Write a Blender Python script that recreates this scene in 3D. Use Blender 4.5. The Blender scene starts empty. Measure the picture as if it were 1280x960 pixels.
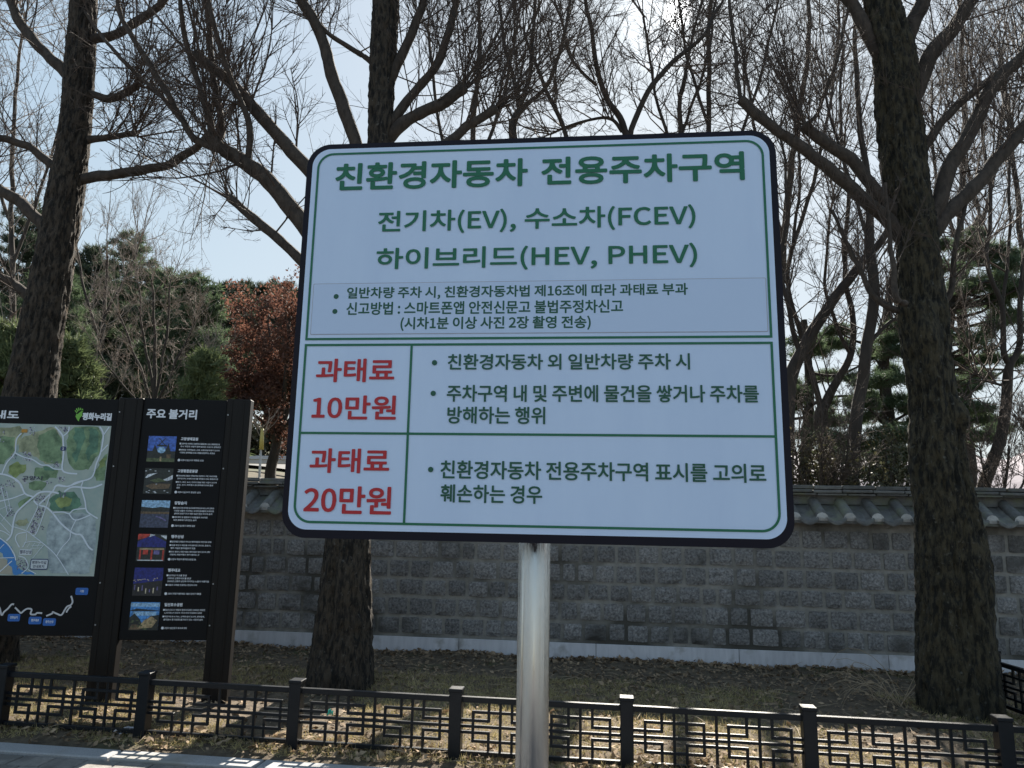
import bpy, math, random
import numpy as np
from mathutils import Vector, Matrix, noise
R = math.radians
random.seed(7); rng = np.random.default_rng(7)
sc = bpy.context.scene
col = sc.collection

# ------------------------------------------------------------------ camera
CAM = np.array([0.0, 0.0, 1.6]); PITCH = R(10.0); ROLL = 0.018; F = 890.0
_f = np.array([0, math.cos(PITCH), math.sin(PITCH)])
_u = np.array([0, -math.sin(PITCH), math.cos(PITCH)])
_r = np.array([1.0, 0, 0])
RT = _r * math.cos(ROLL) + _u * math.sin(ROLL)
UP = _u * math.cos(ROLL) - _r * math.sin(ROLL)
cd = bpy.data.cameras.new('camera'); cam = bpy.data.objects.new('camera', cd); col.objects.link(cam)
cd.sensor_width = 36; cd.lens = 36 * F / 1280; cd.clip_start = 0.05; cd.clip_end = 3000
m = Matrix.Identity(4)
for i in range(3):
    m[i][0] = RT[i]; m[i][1] = UP[i]; m[i][2] = -_f[i]; m[i][3] = CAM[i]
cam.matrix_world = m
sc.camera = cam

# ------------------------------------------------------------------ sky, sun, exposure
SUN_EL = R(38.2); SUN_AZ = R(14.0)          # azimuth measured from +Y towards +X
sun_dir = Vector((math.sin(SUN_AZ) * math.cos(SUN_EL), math.cos(SUN_AZ) * math.cos(SUN_EL), math.sin(SUN_EL)))
w = bpy.data.worlds.new('World'); sc.world = w; w.use_nodes = True
nt = w.node_tree; nt.nodes.clear()
out = nt.nodes.new('ShaderNodeOutputWorld'); bg = nt.nodes.new('ShaderNodeBackground')
sky = nt.nodes.new('ShaderNodeTexSky'); sky.sky_type = 'NISHITA'; sky.sun_disc = False
sky.sun_elevation = SUN_EL; sky.sun_rotation = SUN_AZ
sky.altitude = 50; sky.air_density = 1.5; sky.dust_density = 1.0; sky.ozone_density = 5.0
bg.inputs['Strength'].default_value = 0.15
geo = nt.nodes.new('ShaderNodeNewGeometry')
dot = nt.nodes.new('ShaderNodeVectorMath'); dot.operation = 'DOT_PRODUCT'
dot.inputs[1].default_value = -Vector((math.sin(SUN_AZ) * math.cos(R(36.9)), math.cos(SUN_AZ) * math.cos(R(36.9)), math.sin(R(36.9))))
nt.links.new(geo.outputs['Incoming'], dot.inputs[0])
ramp = nt.nodes.new('ShaderNodeMapRange'); ramp.interpolation_type = 'SMOOTHSTEP'
ramp.inputs['From Min'].default_value = math.cos(R(1.15)); ramp.inputs['From Max'].default_value = math.cos(R(0.5))
ramp.inputs['To Min'].default_value = 0; ramp.inputs['To Max'].default_value = 12
nt.links.new(dot.outputs['Value'], ramp.inputs['Value'])
addn = nt.nodes.new('ShaderNodeMix'); addn.data_type = 'RGBA'; addn.blend_type = 'ADD'
addn.inputs['Factor'].default_value = 1.0
sh = nt.nodes.new('ShaderNodeVectorMath'); sh.operation = 'MULTIPLY'; sh.inputs[1].default_value = (1 / 1.9, 1 / 2.1, 1 / 2.25)
one = nt.nodes.new('ShaderNodeVectorMath'); one.operation = 'ADD'; one.inputs[1].default_value = (1, 1, 1)
dv = nt.nodes.new('ShaderNodeVectorMath'); dv.operation = 'DIVIDE'          # thin winter haze evens the sky out: c / (1 + c / k)
nt.links.new(sky.outputs['Color'], sh.inputs[0]); nt.links.new(sh.outputs[0], one.inputs[0])
nt.links.new(sky.outputs['Color'], dv.inputs[0]); nt.links.new(one.outputs[0], dv.inputs[1])
nt.links.new(dv.outputs[0], addn.inputs['A']); nt.links.new(ramp.outputs['Result'], addn.inputs['B'])
aur = nt.nodes.new('ShaderNodeMapRange'); aur.interpolation_type = 'SMOOTHERSTEP'      # bright haze round the sun
aur.inputs['From Min'].default_value = math.cos(R(5.0)); aur.inputs['From Max'].default_value = math.cos(R(0.6))
aur.inputs['To Min'].default_value = 0; aur.inputs['To Max'].default_value = 0.9
nt.links.new(dot.outputs['Value'], aur.inputs['Value'])
add2 = nt.nodes.new('ShaderNodeMix'); add2.data_type = 'RGBA'; add2.blend_type = 'ADD'; add2.inputs['Factor'].default_value = 1.0
nt.links.new(addn.outputs['Result'], add2.inputs['A']); nt.links.new(aur.outputs['Result'], add2.inputs['B'])
nt.links.new(add2.outputs['Result'], bg.inputs['Color']); nt.links.new(bg.outputs[0], out.inputs[0])

sl = bpy.data.lights.new('sun', 'SUN'); sl.energy = 4.7; sl.angle = R(0.53); sl.color = (1.0, 0.93, 0.82)
so = bpy.data.objects.new('sun', sl); col.objects.link(so)
so.rotation_euler = (-sun_dir).to_track_quat('-Z', 'Y').to_euler(); so.location = (3, 12, 12)

sc.view_settings.view_transform = 'Standard'; sc.view_settings.look = 'None'
sc.view_settings.exposure = 1.76; sc.view_settings.gamma = 1.0; sc.view_settings.use_curve_mapping = False
try:
    sc.cycles.use_denoising = True; sc.cycles.max_bounces = 6; sc.cycles.transparent_max_bounces = 4
except Exception: pass

# ------------------------------------------------------------------ coordinates
def ray(u, v): return RT * (u - 640) / F + UP * (480 - v) / F + _f
def at(u, v, Y):
    d = ray(u, v); return CAM + d * (Y / d[1])
def gnd(u, v, z=0.0):
    d = ray(u, v); return CAM + d * ((z - CAM[2]) / d[2])
def on_plane(u, v, p, n):
    d = ray(u, v); return CAM + d * ((np.dot(n, p - CAM)) / np.dot(n, d))
WS = -0.1133
def wallY(x): return 8.31 + WS * x

# ------------------------------------------------------------------ materials
def mat(name, c1, c2=None, scale=8.0, rough=0.8, metal=0.0, bump=0.0, bscale=None, stretch=(1, 1, 1),
        c3=None, s3=2.0, t3=0.55, spec=0.5, detail=6.0, trans=0.0, bdist=0.02, coat=0.0, island=0.0, band=0.17):
    M = bpy.data.materials.new(name); M.use_nodes = True
    t = M.node_tree; b = t.nodes['Principled BSDF']
    b.inputs['Roughness'].default_value = rough; b.inputs['Metallic'].default_value = metal
    b.inputs['Specular IOR Level'].default_value = spec
    b.inputs['Base Color'].default_value = (*c1, 1)
    tc = t.nodes.new('ShaderNodeTexCoord'); mp = t.nodes.new('ShaderNodeMapping')
    mp.inputs['Scale'].default_value = stretch
    t.links.new(tc.outputs['Object'], mp.inputs['Vector'])
    last = None
    if c2 is not None:
        n = t.nodes.new('ShaderNodeTexNoise'); n.inputs['Scale'].default_value = scale
        n.inputs['Detail'].default_value = detail; n.inputs['Roughness'].default_value = 0.65
        t.links.new(mp.outputs[0], n.inputs['Vector'])
        cr = t.nodes.new('ShaderNodeValToRGB')
        cr.color_ramp.elements[0].position = 0.5 - band; cr.color_ramp.elements[1].position = 0.5 + band
        cr.color_ramp.elements[0].color = (*c1, 1); cr.color_ramp.elements[1].color = (*c2, 1)
        t.links.new(n.outputs['Fac'], cr.inputs[0]); last = cr.outputs[0]
    if c3 is not None:
        n3 = t.nodes.new('ShaderNodeTexNoise'); n3.inputs['Scale'].default_value = s3; n3.inputs['Detail'].default_value = 8
        t.links.new(tc.outputs['Object'], n3.inputs['Vector'])
        mr = t.nodes.new('ShaderNodeMapRange'); mr.inputs['From Min'].default_value = t3 - 0.06; mr.inputs['From Max'].default_value = t3 + 0.08
        t.links.new(n3.outputs['Fac'], mr.inputs['Value'])
        mx = t.nodes.new('ShaderNodeMix'); mx.data_type = 'RGBA'
        t.links.new(mr.outputs[0], mx.inputs['Factor'])
        if last is not None: t.links.new(last, mx.inputs['A'])
        else: mx.inputs['A'].default_value = (*c1, 1)
        mx.inputs['B'].default_value = (*c3, 1); last = mx.outputs['Result']
    if island > 0:
        gi = t.nodes.new('ShaderNodeNewGeometry'); mi = t.nodes.new('ShaderNodeMapRange')
        mi.inputs['To Min'].default_value = 1 - island; mi.inputs['To Max'].default_value = 1 + island
        t.links.new(gi.outputs['Random Per Island'], mi.inputs['Value'])
        vs = t.nodes.new('ShaderNodeVectorMath'); vs.operation = 'SCALE'
        if last is not None: t.links.new(last, vs.inputs[0])
        else: vs.inputs[0].default_value = c1
        t.links.new(mi.outputs[0], vs.inputs['Scale']); last = vs.outputs[0]
    if last is not None: t.links.new(last, b.inputs['Base Color'])
    if bump > 0:
        nb = t.nodes.new('ShaderNodeTexNoise'); nb.inputs['Scale'].default_value = bscale or scale * 2
        nb.inputs['Detail'].default_value = 8; nb.inputs['Roughness'].default_value = 0.7
        t.links.new(mp.outputs[0], nb.inputs['Vector'])
        bp = t.nodes.new('ShaderNodeBump'); bp.inputs['Strength'].default_value = bump; bp.inputs['Distance'].default_value = bdist
        t.links.new(nb.outputs['Fac'], bp.inputs['Height']); t.links.new(bp.outputs[0], b.inputs['Normal'])
    if trans > 0:
        tr = t.nodes.new('ShaderNodeBsdfTranslucent'); ms = t.nodes.new('ShaderNodeMixShader'); ms.inputs[0].default_value = trans
        if last is not None: t.links.new(last, tr.inputs['Color'])
        else: tr.inputs['Color'].default_value = (*c1, 1)
        o = t.nodes['Material Output']
        t.links.new(b.outputs[0], ms.inputs[1]); t.links.new(tr.outputs[0], ms.inputs[2]); t.links.new(ms.outputs[0], o.inputs['Surface'])
    if coat: b.inputs['Coat Weight'].default_value = coat
    return M

M = {}
M['soil'] = mat('soil', (0.055, 0.040, 0.026), (0.15, 0.112, 0.072), 14, 0.95, bump=1.0, bscale=40, c3=(0.08, 0.075, 0.032), s3=1.6, t3=0.63)
M['terrain'] = mat('terrain', (0.035, 0.03, 0.017), (0.085, 0.068, 0.034), 3.5, 0.95, bump=1.0, c3=(0.04, 0.05, 0.02), s3=0.6, t3=0.5)
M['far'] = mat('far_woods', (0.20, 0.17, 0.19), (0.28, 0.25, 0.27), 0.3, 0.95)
M['asphalt'] = mat('asphalt', (0.08, 0.084, 0.095), (0.11, 0.114, 0.125), 60, 0.9, bump=0.3)
M['road'] = mat('pale_road', (0.10, 0.10, 0.10), (0.14, 0.14, 0.14), 20, 0.9)
M['kerb'] = mat('granite_kerb', (0.23, 0.23, 0.235), (0.33, 0.33, 0.335), 90, 0.8, bump=0.2, c3=(0.24, 0.23, 0.21), s3=3, t3=0.6)
M['paver'] = mat('paver', (0.17, 0.155, 0.14), (0.25, 0.23, 0.21), 30, 0.9, bump=0.3, island=0.2, c3=(0.12, 0.11, 0.10), s3=4)
M['joint'] = mat('joint', (0.05, 0.045, 0.04), rough=0.95)
M['stone'] = mat('wall_stone', (0.075, 0.073, 0.074), (0.31, 0.30, 0.295), 42, 0.85, bump=1.0, bscale=30, c3=(0.075, 0.07, 0.064), s3=1.6, t3=0.6, detail=10, island=0.24)
M['mortar'] = mat('mortar', (0.21, 0.20, 0.18), (0.31, 0.295, 0.27), 12, 0.95, bump=0.5, bscale=40, c3=(0.075, 0.07, 0.06), s3=1.2, t3=0.52)
M['skirt'] = mat('zinc_skirting', (0.50, 0.50, 0.54), (0.62, 0.62, 0.66), 3, 0.45, metal=0.1, stretch=(6, 6, 1), bump=0.05, island=0.14, c3=(0.34, 0.33, 0.33), s3=5, t3=0.62)
M['tile'] = mat('roof_tile', (0.085, 0.083, 0.078), (0.16, 0.156, 0.148), 14, 0.8, bump=0.4, island=0.25, c3=(0.14, 0.145, 0.10), s3=5, t3=0.58)
M['tilecap'] = mat('tile_end_lime', (0.36, 0.35, 0.335), (0.52, 0.505, 0.48), 20, 0.9, bump=0.5, island=0.2)
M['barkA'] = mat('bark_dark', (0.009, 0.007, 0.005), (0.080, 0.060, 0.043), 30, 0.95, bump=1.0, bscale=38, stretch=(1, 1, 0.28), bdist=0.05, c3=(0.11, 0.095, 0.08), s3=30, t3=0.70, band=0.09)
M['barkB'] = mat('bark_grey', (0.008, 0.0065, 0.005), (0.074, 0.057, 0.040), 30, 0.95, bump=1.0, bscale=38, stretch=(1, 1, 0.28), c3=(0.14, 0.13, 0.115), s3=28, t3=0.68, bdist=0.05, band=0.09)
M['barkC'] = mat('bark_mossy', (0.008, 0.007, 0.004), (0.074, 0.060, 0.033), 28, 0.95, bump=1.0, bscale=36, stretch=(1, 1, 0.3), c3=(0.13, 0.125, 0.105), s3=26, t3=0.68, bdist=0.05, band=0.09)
M['limb'] = mat('limb_bark', (0.028, 0.021, 0.016), (0.075, 0.057, 0.044), 22, 0.9, bump=0.6, stretch=(1, 1, 0.5))
M['cutwood'] = mat('cut_wood', (0.22, 0.17, 0.12), (0.30, 0.24, 0.17), 30, 0.9)
M['twig'] = mat('twig', (0.07, 0.05, 0.039), rough=0.85)
M['twig2'] = mat('twig_far', (0.08, 0.06, 0.049), rough=0.9)
M['twig3'] = mat('twig_pale', (0.27, 0.22, 0.185), rough=0.9)
M['bgbark'] = mat('far_bark', (0.024, 0.019, 0.016), (0.055, 0.043, 0.035), 6, 0.95, bump=0.6, stretch=(1, 1, 0.3))
M['needle'] = mat('pine_needles', (0.06, 0.095, 0.052), (0.12, 0.16, 0.085), 1.2, 0.7, trans=0.35)
M['needle2'] = mat('pine_needles_light', (0.09, 0.12, 0.055), (0.15, 0.18, 0.08), 1.2, 0.7, trans=0.4)
M['needle3'] = mat('pine_needles_dark', (0.035, 0.055, 0.035), (0.07, 0.085, 0.05), 1.5, 0.75, trans=0.3)
M['shrub'] = mat('shrub_leaf', (0.04, 0.05, 0.025), (0.10, 0.085, 0.045), 3, 0.6, trans=0.3, island=0.4)
M['maple'] = mat('maple_leaf', (0.095, 0.045, 0.033), (0.155, 0.075, 0.052), 1.5, 0.8, trans=0.45, island=0.35)
M['leaf'] = mat('dead_leaf', (0.13, 0.085, 0.05), (0.36, 0.26, 0.165), 4, 0.85, trans=0.2, island=0.45)
M['straw'] = mat('dry_grass', (0.30, 0.25, 0.11), (0.48, 0.40, 0.20), 2, 0.85, trans=0.3, island=0.3)
M['moss'] = mat('green_grass', (0.07, 0.10, 0.025), (0.14, 0.16, 0.05), 2, 0.85, trans=0.3, island=0.3)
M['stalk'] = mat('dry_stalk', (0.30, 0.23, 0.15), rough=0.8)
M['fence'] = mat('fence_paint', (0.004, 0.006, 0.009), (0.008, 0.010, 0.013), 12, 0.38, bump=0.12, bscale=90, spec=0.3, c3=(0.035, 0.03, 0.026), s3=17, t3=0.68)
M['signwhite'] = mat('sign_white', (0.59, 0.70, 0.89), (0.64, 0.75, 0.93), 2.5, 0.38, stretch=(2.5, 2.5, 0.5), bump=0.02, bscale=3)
M['signblack'] = mat('sign_edge', (0.008, 0.006, 0.013), rough=0.5, spec=0.2)
M['signgreen'] = mat('sign_green', (0.006, 0.14, 0.064), rough=0.45)
M['signdark'] = mat('sign_dark_green', (0.006, 0.088, 0.048), rough=0.45)
M['signred'] = mat('sign_red', (0.50, 0.012, 0.02), rough=0.45)
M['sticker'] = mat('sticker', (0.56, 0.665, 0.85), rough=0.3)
M['stickeredge'] = mat('sticker_edge', (0.42, 0.42, 0.48), rough=0.4)
M['galv'] = mat('galvanised', (0.35, 0.36, 0.37), rough=0.45, metal=0.8)
M['steel'] = mat('stainless', (0.56, 0.53, 0.49), rough=0.13, metal=1.0, bump=0.6, bscale=6, stretch=(16, 16, 0.12), bdist=0.01)
M['board'] = mat('board_black', (0.006, 0.006, 0.007), (0.008, 0.008, 0.009), 3, 0.55, spec=0.15)
M['boardpost'] = mat('board_post', (0.007, 0.006, 0.0055), (0.012, 0.010, 0.009), 10, 0.5, spec=0.2, stretch=(8, 8, 0.3))
M['white'] = mat('print_white', (0.72, 0.74, 0.78), rough=0.5)
M['mapbase'] = mat('map_base', (0.24, 0.34, 0.32), (0.42, 0.46, 0.41), 4, 0.45, detail=9)
def flat(n, c, r=0.5):
    if n not in M: M[n] = mat(n, c, rough=r)
    return M[n]

# ------------------------------------------------------------------ object helpers
def thing(name, label, cat, loc=(0, 0, 0), group=None, kind=None):
    o = bpy.data.objects.new(name, None); col.objects.link(o); o.location = Vector(loc); o.empty_display_size = 0.1
    o['label'] = label; o['category'] = cat
    if group: o['group'] = group
    if kind: o['kind'] = kind
    return o
def wloc(o):
    p = np.zeros(3)
    while o is not None:
        p = p + np.array(o.location); o = o.parent
    return p
def mesh_np(name, V, Fq, smooth=False):
    V = np.asarray(V, np.float32); Fq = np.asarray(Fq, np.int32); k = Fq.shape[1]
    me = bpy.data.meshes.new(name)
    me.vertices.add(len(V)); me.vertices.foreach_set('co', V.ravel())
    me.loops.add(Fq.size); me.loops.foreach_set('vertex_index', Fq.ravel())
    me.polygons.add(len(Fq)); me.polygons.foreach_set('loop_start', np.arange(0, Fq.size, k, dtype=np.int32))
    me.polygons.foreach_set('loop_total', np.full(len(Fq), k, np.int32))
    if smooth: me.polygons.foreach_set('use_smooth', np.ones(len(Fq), bool))
    me.update(calc_edges=True)
    return me
def link(name, me, material, parent=None, base=None):
    o = bpy.data.objects.new(name, me); col.objects.link(o)
    if material: me.materials.append(material)
    if parent is not None: o.parent = parent
    return o
class MB:
    """collects polygons in world coordinates"""
    def __init__(s): s.v = []; s.f = []
    def add(s, V, Fs):
        b = len(s.v); s.v.extend([tuple(map(float, p)) for p in V]); s.f.extend([tuple(b + i for i in f) for f in Fs])
    def box(s, c, size, ax=None):
        c = np.array(c, float); h = np.array(size, float) / 2
        A = np.eye(3) if ax is None else np.array(ax)
        V = [c + A[0] * h[0] * i + A[1] * h[1] * j + A[2] * h[2] * k for i in (-1, 1) for j in (-1, 1) for k in (-1, 1)]
        s.add(V, [(0, 1, 3, 2), (4, 6, 7, 5), (0, 4, 5, 1), (2, 3, 7, 6), (0, 2, 6, 4), (1, 5, 7, 3)])
    def bevbox(s, c, size, ax=None, b=0.004):
        c = np.array(c, float); h = np.array(size, float) / 2
        A = np.eye(3) if ax is None else np.array(ax)
        import itertools
        idx = {}; V = []
        for sx in (-1, 1):
            for sy in (-1, 1):
                for sz in (-1, 1):
                    for a in range(3):
                        q = np.array([sx, sy, sz]) * (h - b); q[a] = (sx, sy, sz)[a] * h[a]
                        idx[(sx, sy, sz, a)] = len(V); V.append(c + A[0] * q[0] + A[1] * q[1] + A[2] * q[2])
        Fs = []
        for a in range(3):
            o1, o2 = [i for i in range(3) if i != a]
            for sg in (-1, 1):
                f = []
                for (p, q) in ((-1, -1), (1, -1), (1, 1), (-1, 1)):
                    k = [0, 0, 0]; k[a] = sg; k[o1] = p; k[o2] = q; f.append(idx[(*k, a)])
                Fs.append(tuple(f))
        for a in range(3):
            o1, o2 = [i for i in range(3) if i != a]
            for p in (-1, 1):
                for q in (-1, 1):
                    k0 = [0, 0, 0]; k1 = [0, 0, 0]; k0[a] = -1; k1[a] = 1
                    k0[o1] = k1[o1] = p; k0[o2] = k1[o2] = q
                    Fs.append((idx[(*k0, o1)], idx[(*k1, o1)], idx[(*k1, o2)], idx[(*k0, o2)]))
        for k in itertools.product((-1, 1), repeat=3):
            Fs.append(tuple(idx[(*k, a)] for a in range(3)))
        s.add(V, Fs)
    def cyl(s, p0, p1, r0, r1=None, n=24, caps=True):
        r1 = r0 if r1 is None else r1
        p0 = np.array(p0, float); p1 = np.array(p1, float); d = p1 - p0; d /= np.linalg.norm(d)
        a = np.cross(d, [0.3, 0.9, 0.1] if abs(d[1]) < 0.9 else [1, 0, 0]); a /= np.linalg.norm(a); b = np.cross(d, a)
        V = []
        for p, r in ((p0, r0), (p1, r1)):
            for i in range(n):
                t = 2 * math.pi * i / n; V.append(p + r * (a * math.cos(t) + b * math.sin(t)))
        Fs = [(i, (i + 1) % n, n + (i + 1) % n, n + i) for i in range(n)]
        if caps: Fs += [tuple(range(n))[::-1], tuple(range(n, 2 * n))]
        s.add(V, Fs)
    def build(s, name, material, parent=None, smooth=False):
        o0 = wloc(parent) if parent is not None else np.zeros(3)
        V = np.array(s.v) - o0 if len(s.v) else np.zeros((0, 3))
        me = bpy.data.meshes.new(name); me.from_pydata(V.tolist(), [], s.f)
        if smooth: me.polygons.foreach_set('use_smooth', np.ones(len(me.polygons), bool))
        me.update()
        return link(name, me, material, parent)
def build_multi(name, layers, parent):
    """one mesh from several flat layers, each with its own material slot"""
    o0 = wloc(parent); V = []; Fs = []; mi = []; mats_ = []
    for mb_, mt in layers:
        if not mb_.v: continue
        if mt not in mats_: mats_.append(mt)
        b = len(V); V += [tuple(np.array(p) - o0) for p in mb_.v]; Fs += [tuple(b + i for i in f) for f in mb_.f]; mi += [mats_.index(mt)] * len(mb_.f)
    me = bpy.data.meshes.new(name); me.from_pydata(V, [], Fs); me.update()
    for mt in mats_: me.materials.append(mt)
    me.polygons.foreach_set('material_index', mi)
    return link(name, me, None, parent)
def struct(o, kind='structure'):
    o['kind'] = kind; return o
def tag(o, label, cat, group=None, kind=None):
    o['label'] = label; o['category'] = cat
    if group: o['group'] = group
    if kind: o['kind'] = kind
    return o

# ------------------------------------------------------------------ tubes (branches, twigs)
class Tubes:
    def __init__(s): s.g = {}
    def add(s, pts, rad): s.g.setdefault(len(pts), []).append((pts, rad))
    def build(s, name, material, parent, sides=3, smooth=True):
        o0 = wloc(parent) if parent is not None else np.zeros(3)
        VV = []; FF = []; off = 0
        for n, L in s.g.items():
            P = np.array([[tuple(q) for q in p] for p, _ in L], float) - o0
            Rr = np.array([r for _, r in L], float)
            T = np.gradient(P, axis=1); T /= np.linalg.norm(T, axis=2, keepdims=True) + 1e-9
            ref = np.array([0.35, 0.25, 0.0]) + np.zeros_like(T); ref[..., 0] += np.where(np.abs(T[..., 0]) > 0.85, -0.35, 0.6)
            ref[..., 1] += np.where(np.abs(T[..., 0]) > 0.85, 0.9, 0)
            A = np.cross(T, ref); A /= np.linalg.norm(A, axis=2, keepdims=True) + 1e-9
            B = np.cross(T, A)
            ang = np.arange(sides) * 2 * np.pi / sides
            V = P[:, :, None, :] + Rr[:, :, None, None] * (A[:, :, None, :] * np.cos(ang)[None, None, :, None] + B[:, :, None, :] * np.sin(ang)[None, None, :, None])
            m_ = len(L); base = off + (np.arange(m_) * n * sides)[:, None, None] + (np.arange(n - 1) * sides)[None, :, None]
            i = np.arange(sides)[None, None, :]; j = (np.arange(sides) + 1) % sides; j = j[None, None, :]
            Fq = np.stack([base + i, base + j, base + sides + j, base + sides + i], -1).reshape(-1, 4)
            VV.append(V.reshape(-1, 3)); FF.append(Fq); off += m_ * n * sides
        me = mesh_np(name, np.concatenate(VV), np.concatenate(FF), smooth)
        return link(name, me, material, parent)

def catmull(P, R_, k=6):
    P = [np.array(p, float) for p in P]; o = []; ro = []
    for i in range(len(P) - 1):
        p0 = P[max(i - 1, 0)]; p1 = P[i]; p2 = P[i + 1]; p3 = P[min(i + 2, len(P) - 1)]
        for j in range(k):
            t = j / k
            o.append(0.5 * (2 * p1 + (p2 - p0) * t + (2 * p0 - 5 * p1 + 4 * p2 - p3) * t * t + (3 * p1 - p0 - 3 * p2 + p3) * t ** 3))
            ro.append(R_[i] * (1 - t) + R_[i + 1] * t)
    o.append(P[-1]); ro.append(R_[-1]); return o, ro

def rv(s=1.0): return Vector((random.gauss(0, s), random.gauss(0, s), random.gauss(0, s)))
def shoot(T, p, d, L, r, lvl, up=0.10, wig=0.10, kids=(7, 4, 0), segs=(7, 5, 4), ratio=(0.42, 0.45), spread=0.75, droop=0.0, tip=0.25, minr=0.0012):
    n = segs[min(lvl, len(segs) - 1)]
    d = d.normalized(); pts = [p.copy()]; q = p.copy(); dirs = [d.copy()]
    for i in range(n - 1):
        d = (d + rv(wig) + Vector((0, 0, up - droop * i / n))).normalized()
        q = q + d * (L / (n - 1)); pts.append(q.copy()); dirs.append(d.copy())
    T.add(pts, [max(minr, r * (1 - (1 - tip) * i / (n - 1))) for i in range(n)])
    if lvl < len(kids) and kids[lvl] > 0:
        k = kids[lvl]; k = max(1, int(k * random.uniform(0.7, 1.35)))
        for _ in range(k):
            t = random.uniform(0.12, 0.98); i = min(int(t * (n - 1)), n - 2); fr = t * (n - 1) - i
            b = pts[i].lerp(pts[i + 1], fr)
            side = rv(1.0); side = side - dirs[i] * side.dot(dirs[i])
            if side.length < 1e-3: continue
            nd = (dirs[i] + side.normalized() * random.uniform(0.5, 1.1) * spread / 0.75)
            shoot(T, b, nd, L * random.uniform(0.5, 1.25) * ratio[min(lvl, len(ratio) - 1)] * (1.1 - 0.5 * t), max(minr, r * 0.5), lvl + 1, up, wig, kids, segs, ratio, spread, droop, tip, minr)

def trunk_mesh(name, P, Rad, material, parent, sides=84, step=0.032, amp=0.018, lump=0.03, flare=0.35, seed=0, fl_h=0.45, bumps=()):
    pts, rad = catmull(P, Rad, 10)
    pts = np.array(pts); seg = np.linalg.norm(np.diff(pts, axis=0), axis=1); s = np.concatenate([[0], np.cumsum(seg)])
    n = int(s[-1] / step) + 2; t = np.linspace(0, s[-1], n)
    C = np.stack([np.interp(t, s, pts[:, i]) for i in range(3)], 1); rr = np.interp(t, s, rad)
    V = []; o0 = wloc(parent)
    for i in range(n):
        h = t[i]
        for j in range(sides):
            a = 2 * math.pi * j / sides; ca, sa = math.cos(a), math.sin(a)
            r = rr[i]
            fl = flare * math.exp(-h / fl_h) * (0.7 + 0.45 * math.cos(5 * a + seed + 0.8 * math.sin(2 * a)) * math.exp(-h / 0.35) + 0.5 * noise.noise((ca * 1.6 + seed, sa * 1.6, 3.1)))
            lp = lump * noise.noise((ca * 1.1 + seed, sa * 1.1, h * 1.3)) * 0.9
            k = 1.0 / max(r, 0.05)
            q = (ca * r * 24 + seed * 3, sa * r * 24, h * 6.0)
            rd = 1 - 2 * abs(noise.noise(q)); q2 = (ca * r * 40 + seed, sa * r * 46, h * 18)
            rd2 = noise.noise(q2)
            am = amp * min(1, r / 0.15)
            r = r * (1 + fl) + lp * min(1, r / 0.2) + am * (1.0 * (min(rd, 0.75) - 0.6) + 0.45 * rd2)
            for (ba, bh, bm, sa_, sh_) in bumps:
                da = (a - ba + math.pi) % (2 * math.pi) - math.pi; r += bm * math.exp(-(da / sa_) ** 2 - ((h - bh) / sh_) ** 2)
            V.append((C[i, 0] + r * ca, C[i, 1] + r * sa, C[i, 2]))
    V = np.array(V) - o0
    i = np.arange(n - 1)[:, None] * sides; j = np.arange(sides)[None]; j2 = (np.arange(sides) + 1) % sides
    Fq = np.stack([i + j, i + j2[None], i + sides + j2[None], i + sides + j], -1).reshape(-1, 4)
    return link(name, mesh_np(name, V, Fq, True), material, parent)

def limb_part(parent, P, Rad, material, sides=12, jit=0.008, cut=False, name='limb'):
    pts, rad = catmull(P, Rad, 7)
    pts = [p + np.array([noise.noise((p[0] * 5, p[1] * 5, p[2] * 5 + q * 9)) for q in range(3)]) * jit * 2 for p in pts]
    rad = [r * (1 + 0.12 * noise.noise((p[0] * 9, p[1] * 9, p[2] * 9))) for p, r in zip(pts, rad)]
    if cut:   # knobbly pollard head
        rad[-2] *= 1.15; rad[-3] *= 1.1
        pts.append(pts[-1] + (pts[-1] - pts[-2]) * 0.05); rad.append(rad[-1] * 0.75)
        pts.append(pts[-1] + (pts[-1] - pts[-2]) * 0.02); rad.append(0.002)
    T = Tubes(); T.add(pts, rad); T.build(name, material, parent, sides)
    return [Vector(p) for p in pts], rad

def blades(N, pos, dirs, L, wd, jitter, seedrng=rng):
    """N thin triangles; pos, dirs (N,3)"""
    d = dirs + seedrng.normal(0, jitter, (N, 3)); d /= np.linalg.norm(d, axis=1, keepdims=True)
    side = np.cross(d, seedrng.normal(0, 1, (N, 3))); side /= np.linalg.norm(side, axis=1, keepdims=True) + 1e-9
    Lr = L * seedrng.uniform(0.6, 1.25, (N, 1)); W = wd * seedrng.uniform(0.7, 1.2, (N, 1))
    V = np.stack([pos - side * W / 2, pos + side * W / 2, pos + d * Lr], 1).reshape(-1, 3)
    return V, np.arange(3 * N).reshape(-1, 3)
def cards(N, pos, size, seedrng=rng, flat_=0.0, aspect=0.65):
    nrm = seedrng.normal(0, 1, (N, 3)); nrm[:, 2] = nrm[:, 2] + np.sign(nrm[:, 2]) * flat_ * 4; nrm /= np.linalg.norm(nrm, axis=1, keepdims=True)
    a = np.cross(nrm, seedrng.normal(0, 1, (N, 3))); a /= np.linalg.norm(a, axis=1, keepdims=True) + 1e-9
    b = np.cross(nrm, a); s = size * seedrng.uniform(0.5, 1.3, (N, 1))
    c = nrm * s * 0.25 * seedrng.uniform(-1, 1, (N, 1))
    V = np.stack([pos - a * s, pos + b * s * aspect + c, pos + a * s, pos - b * s * aspect + c], 1).reshape(-1, 3)
    return V, np.arange(4 * N).reshape(-1, 4)

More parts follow.
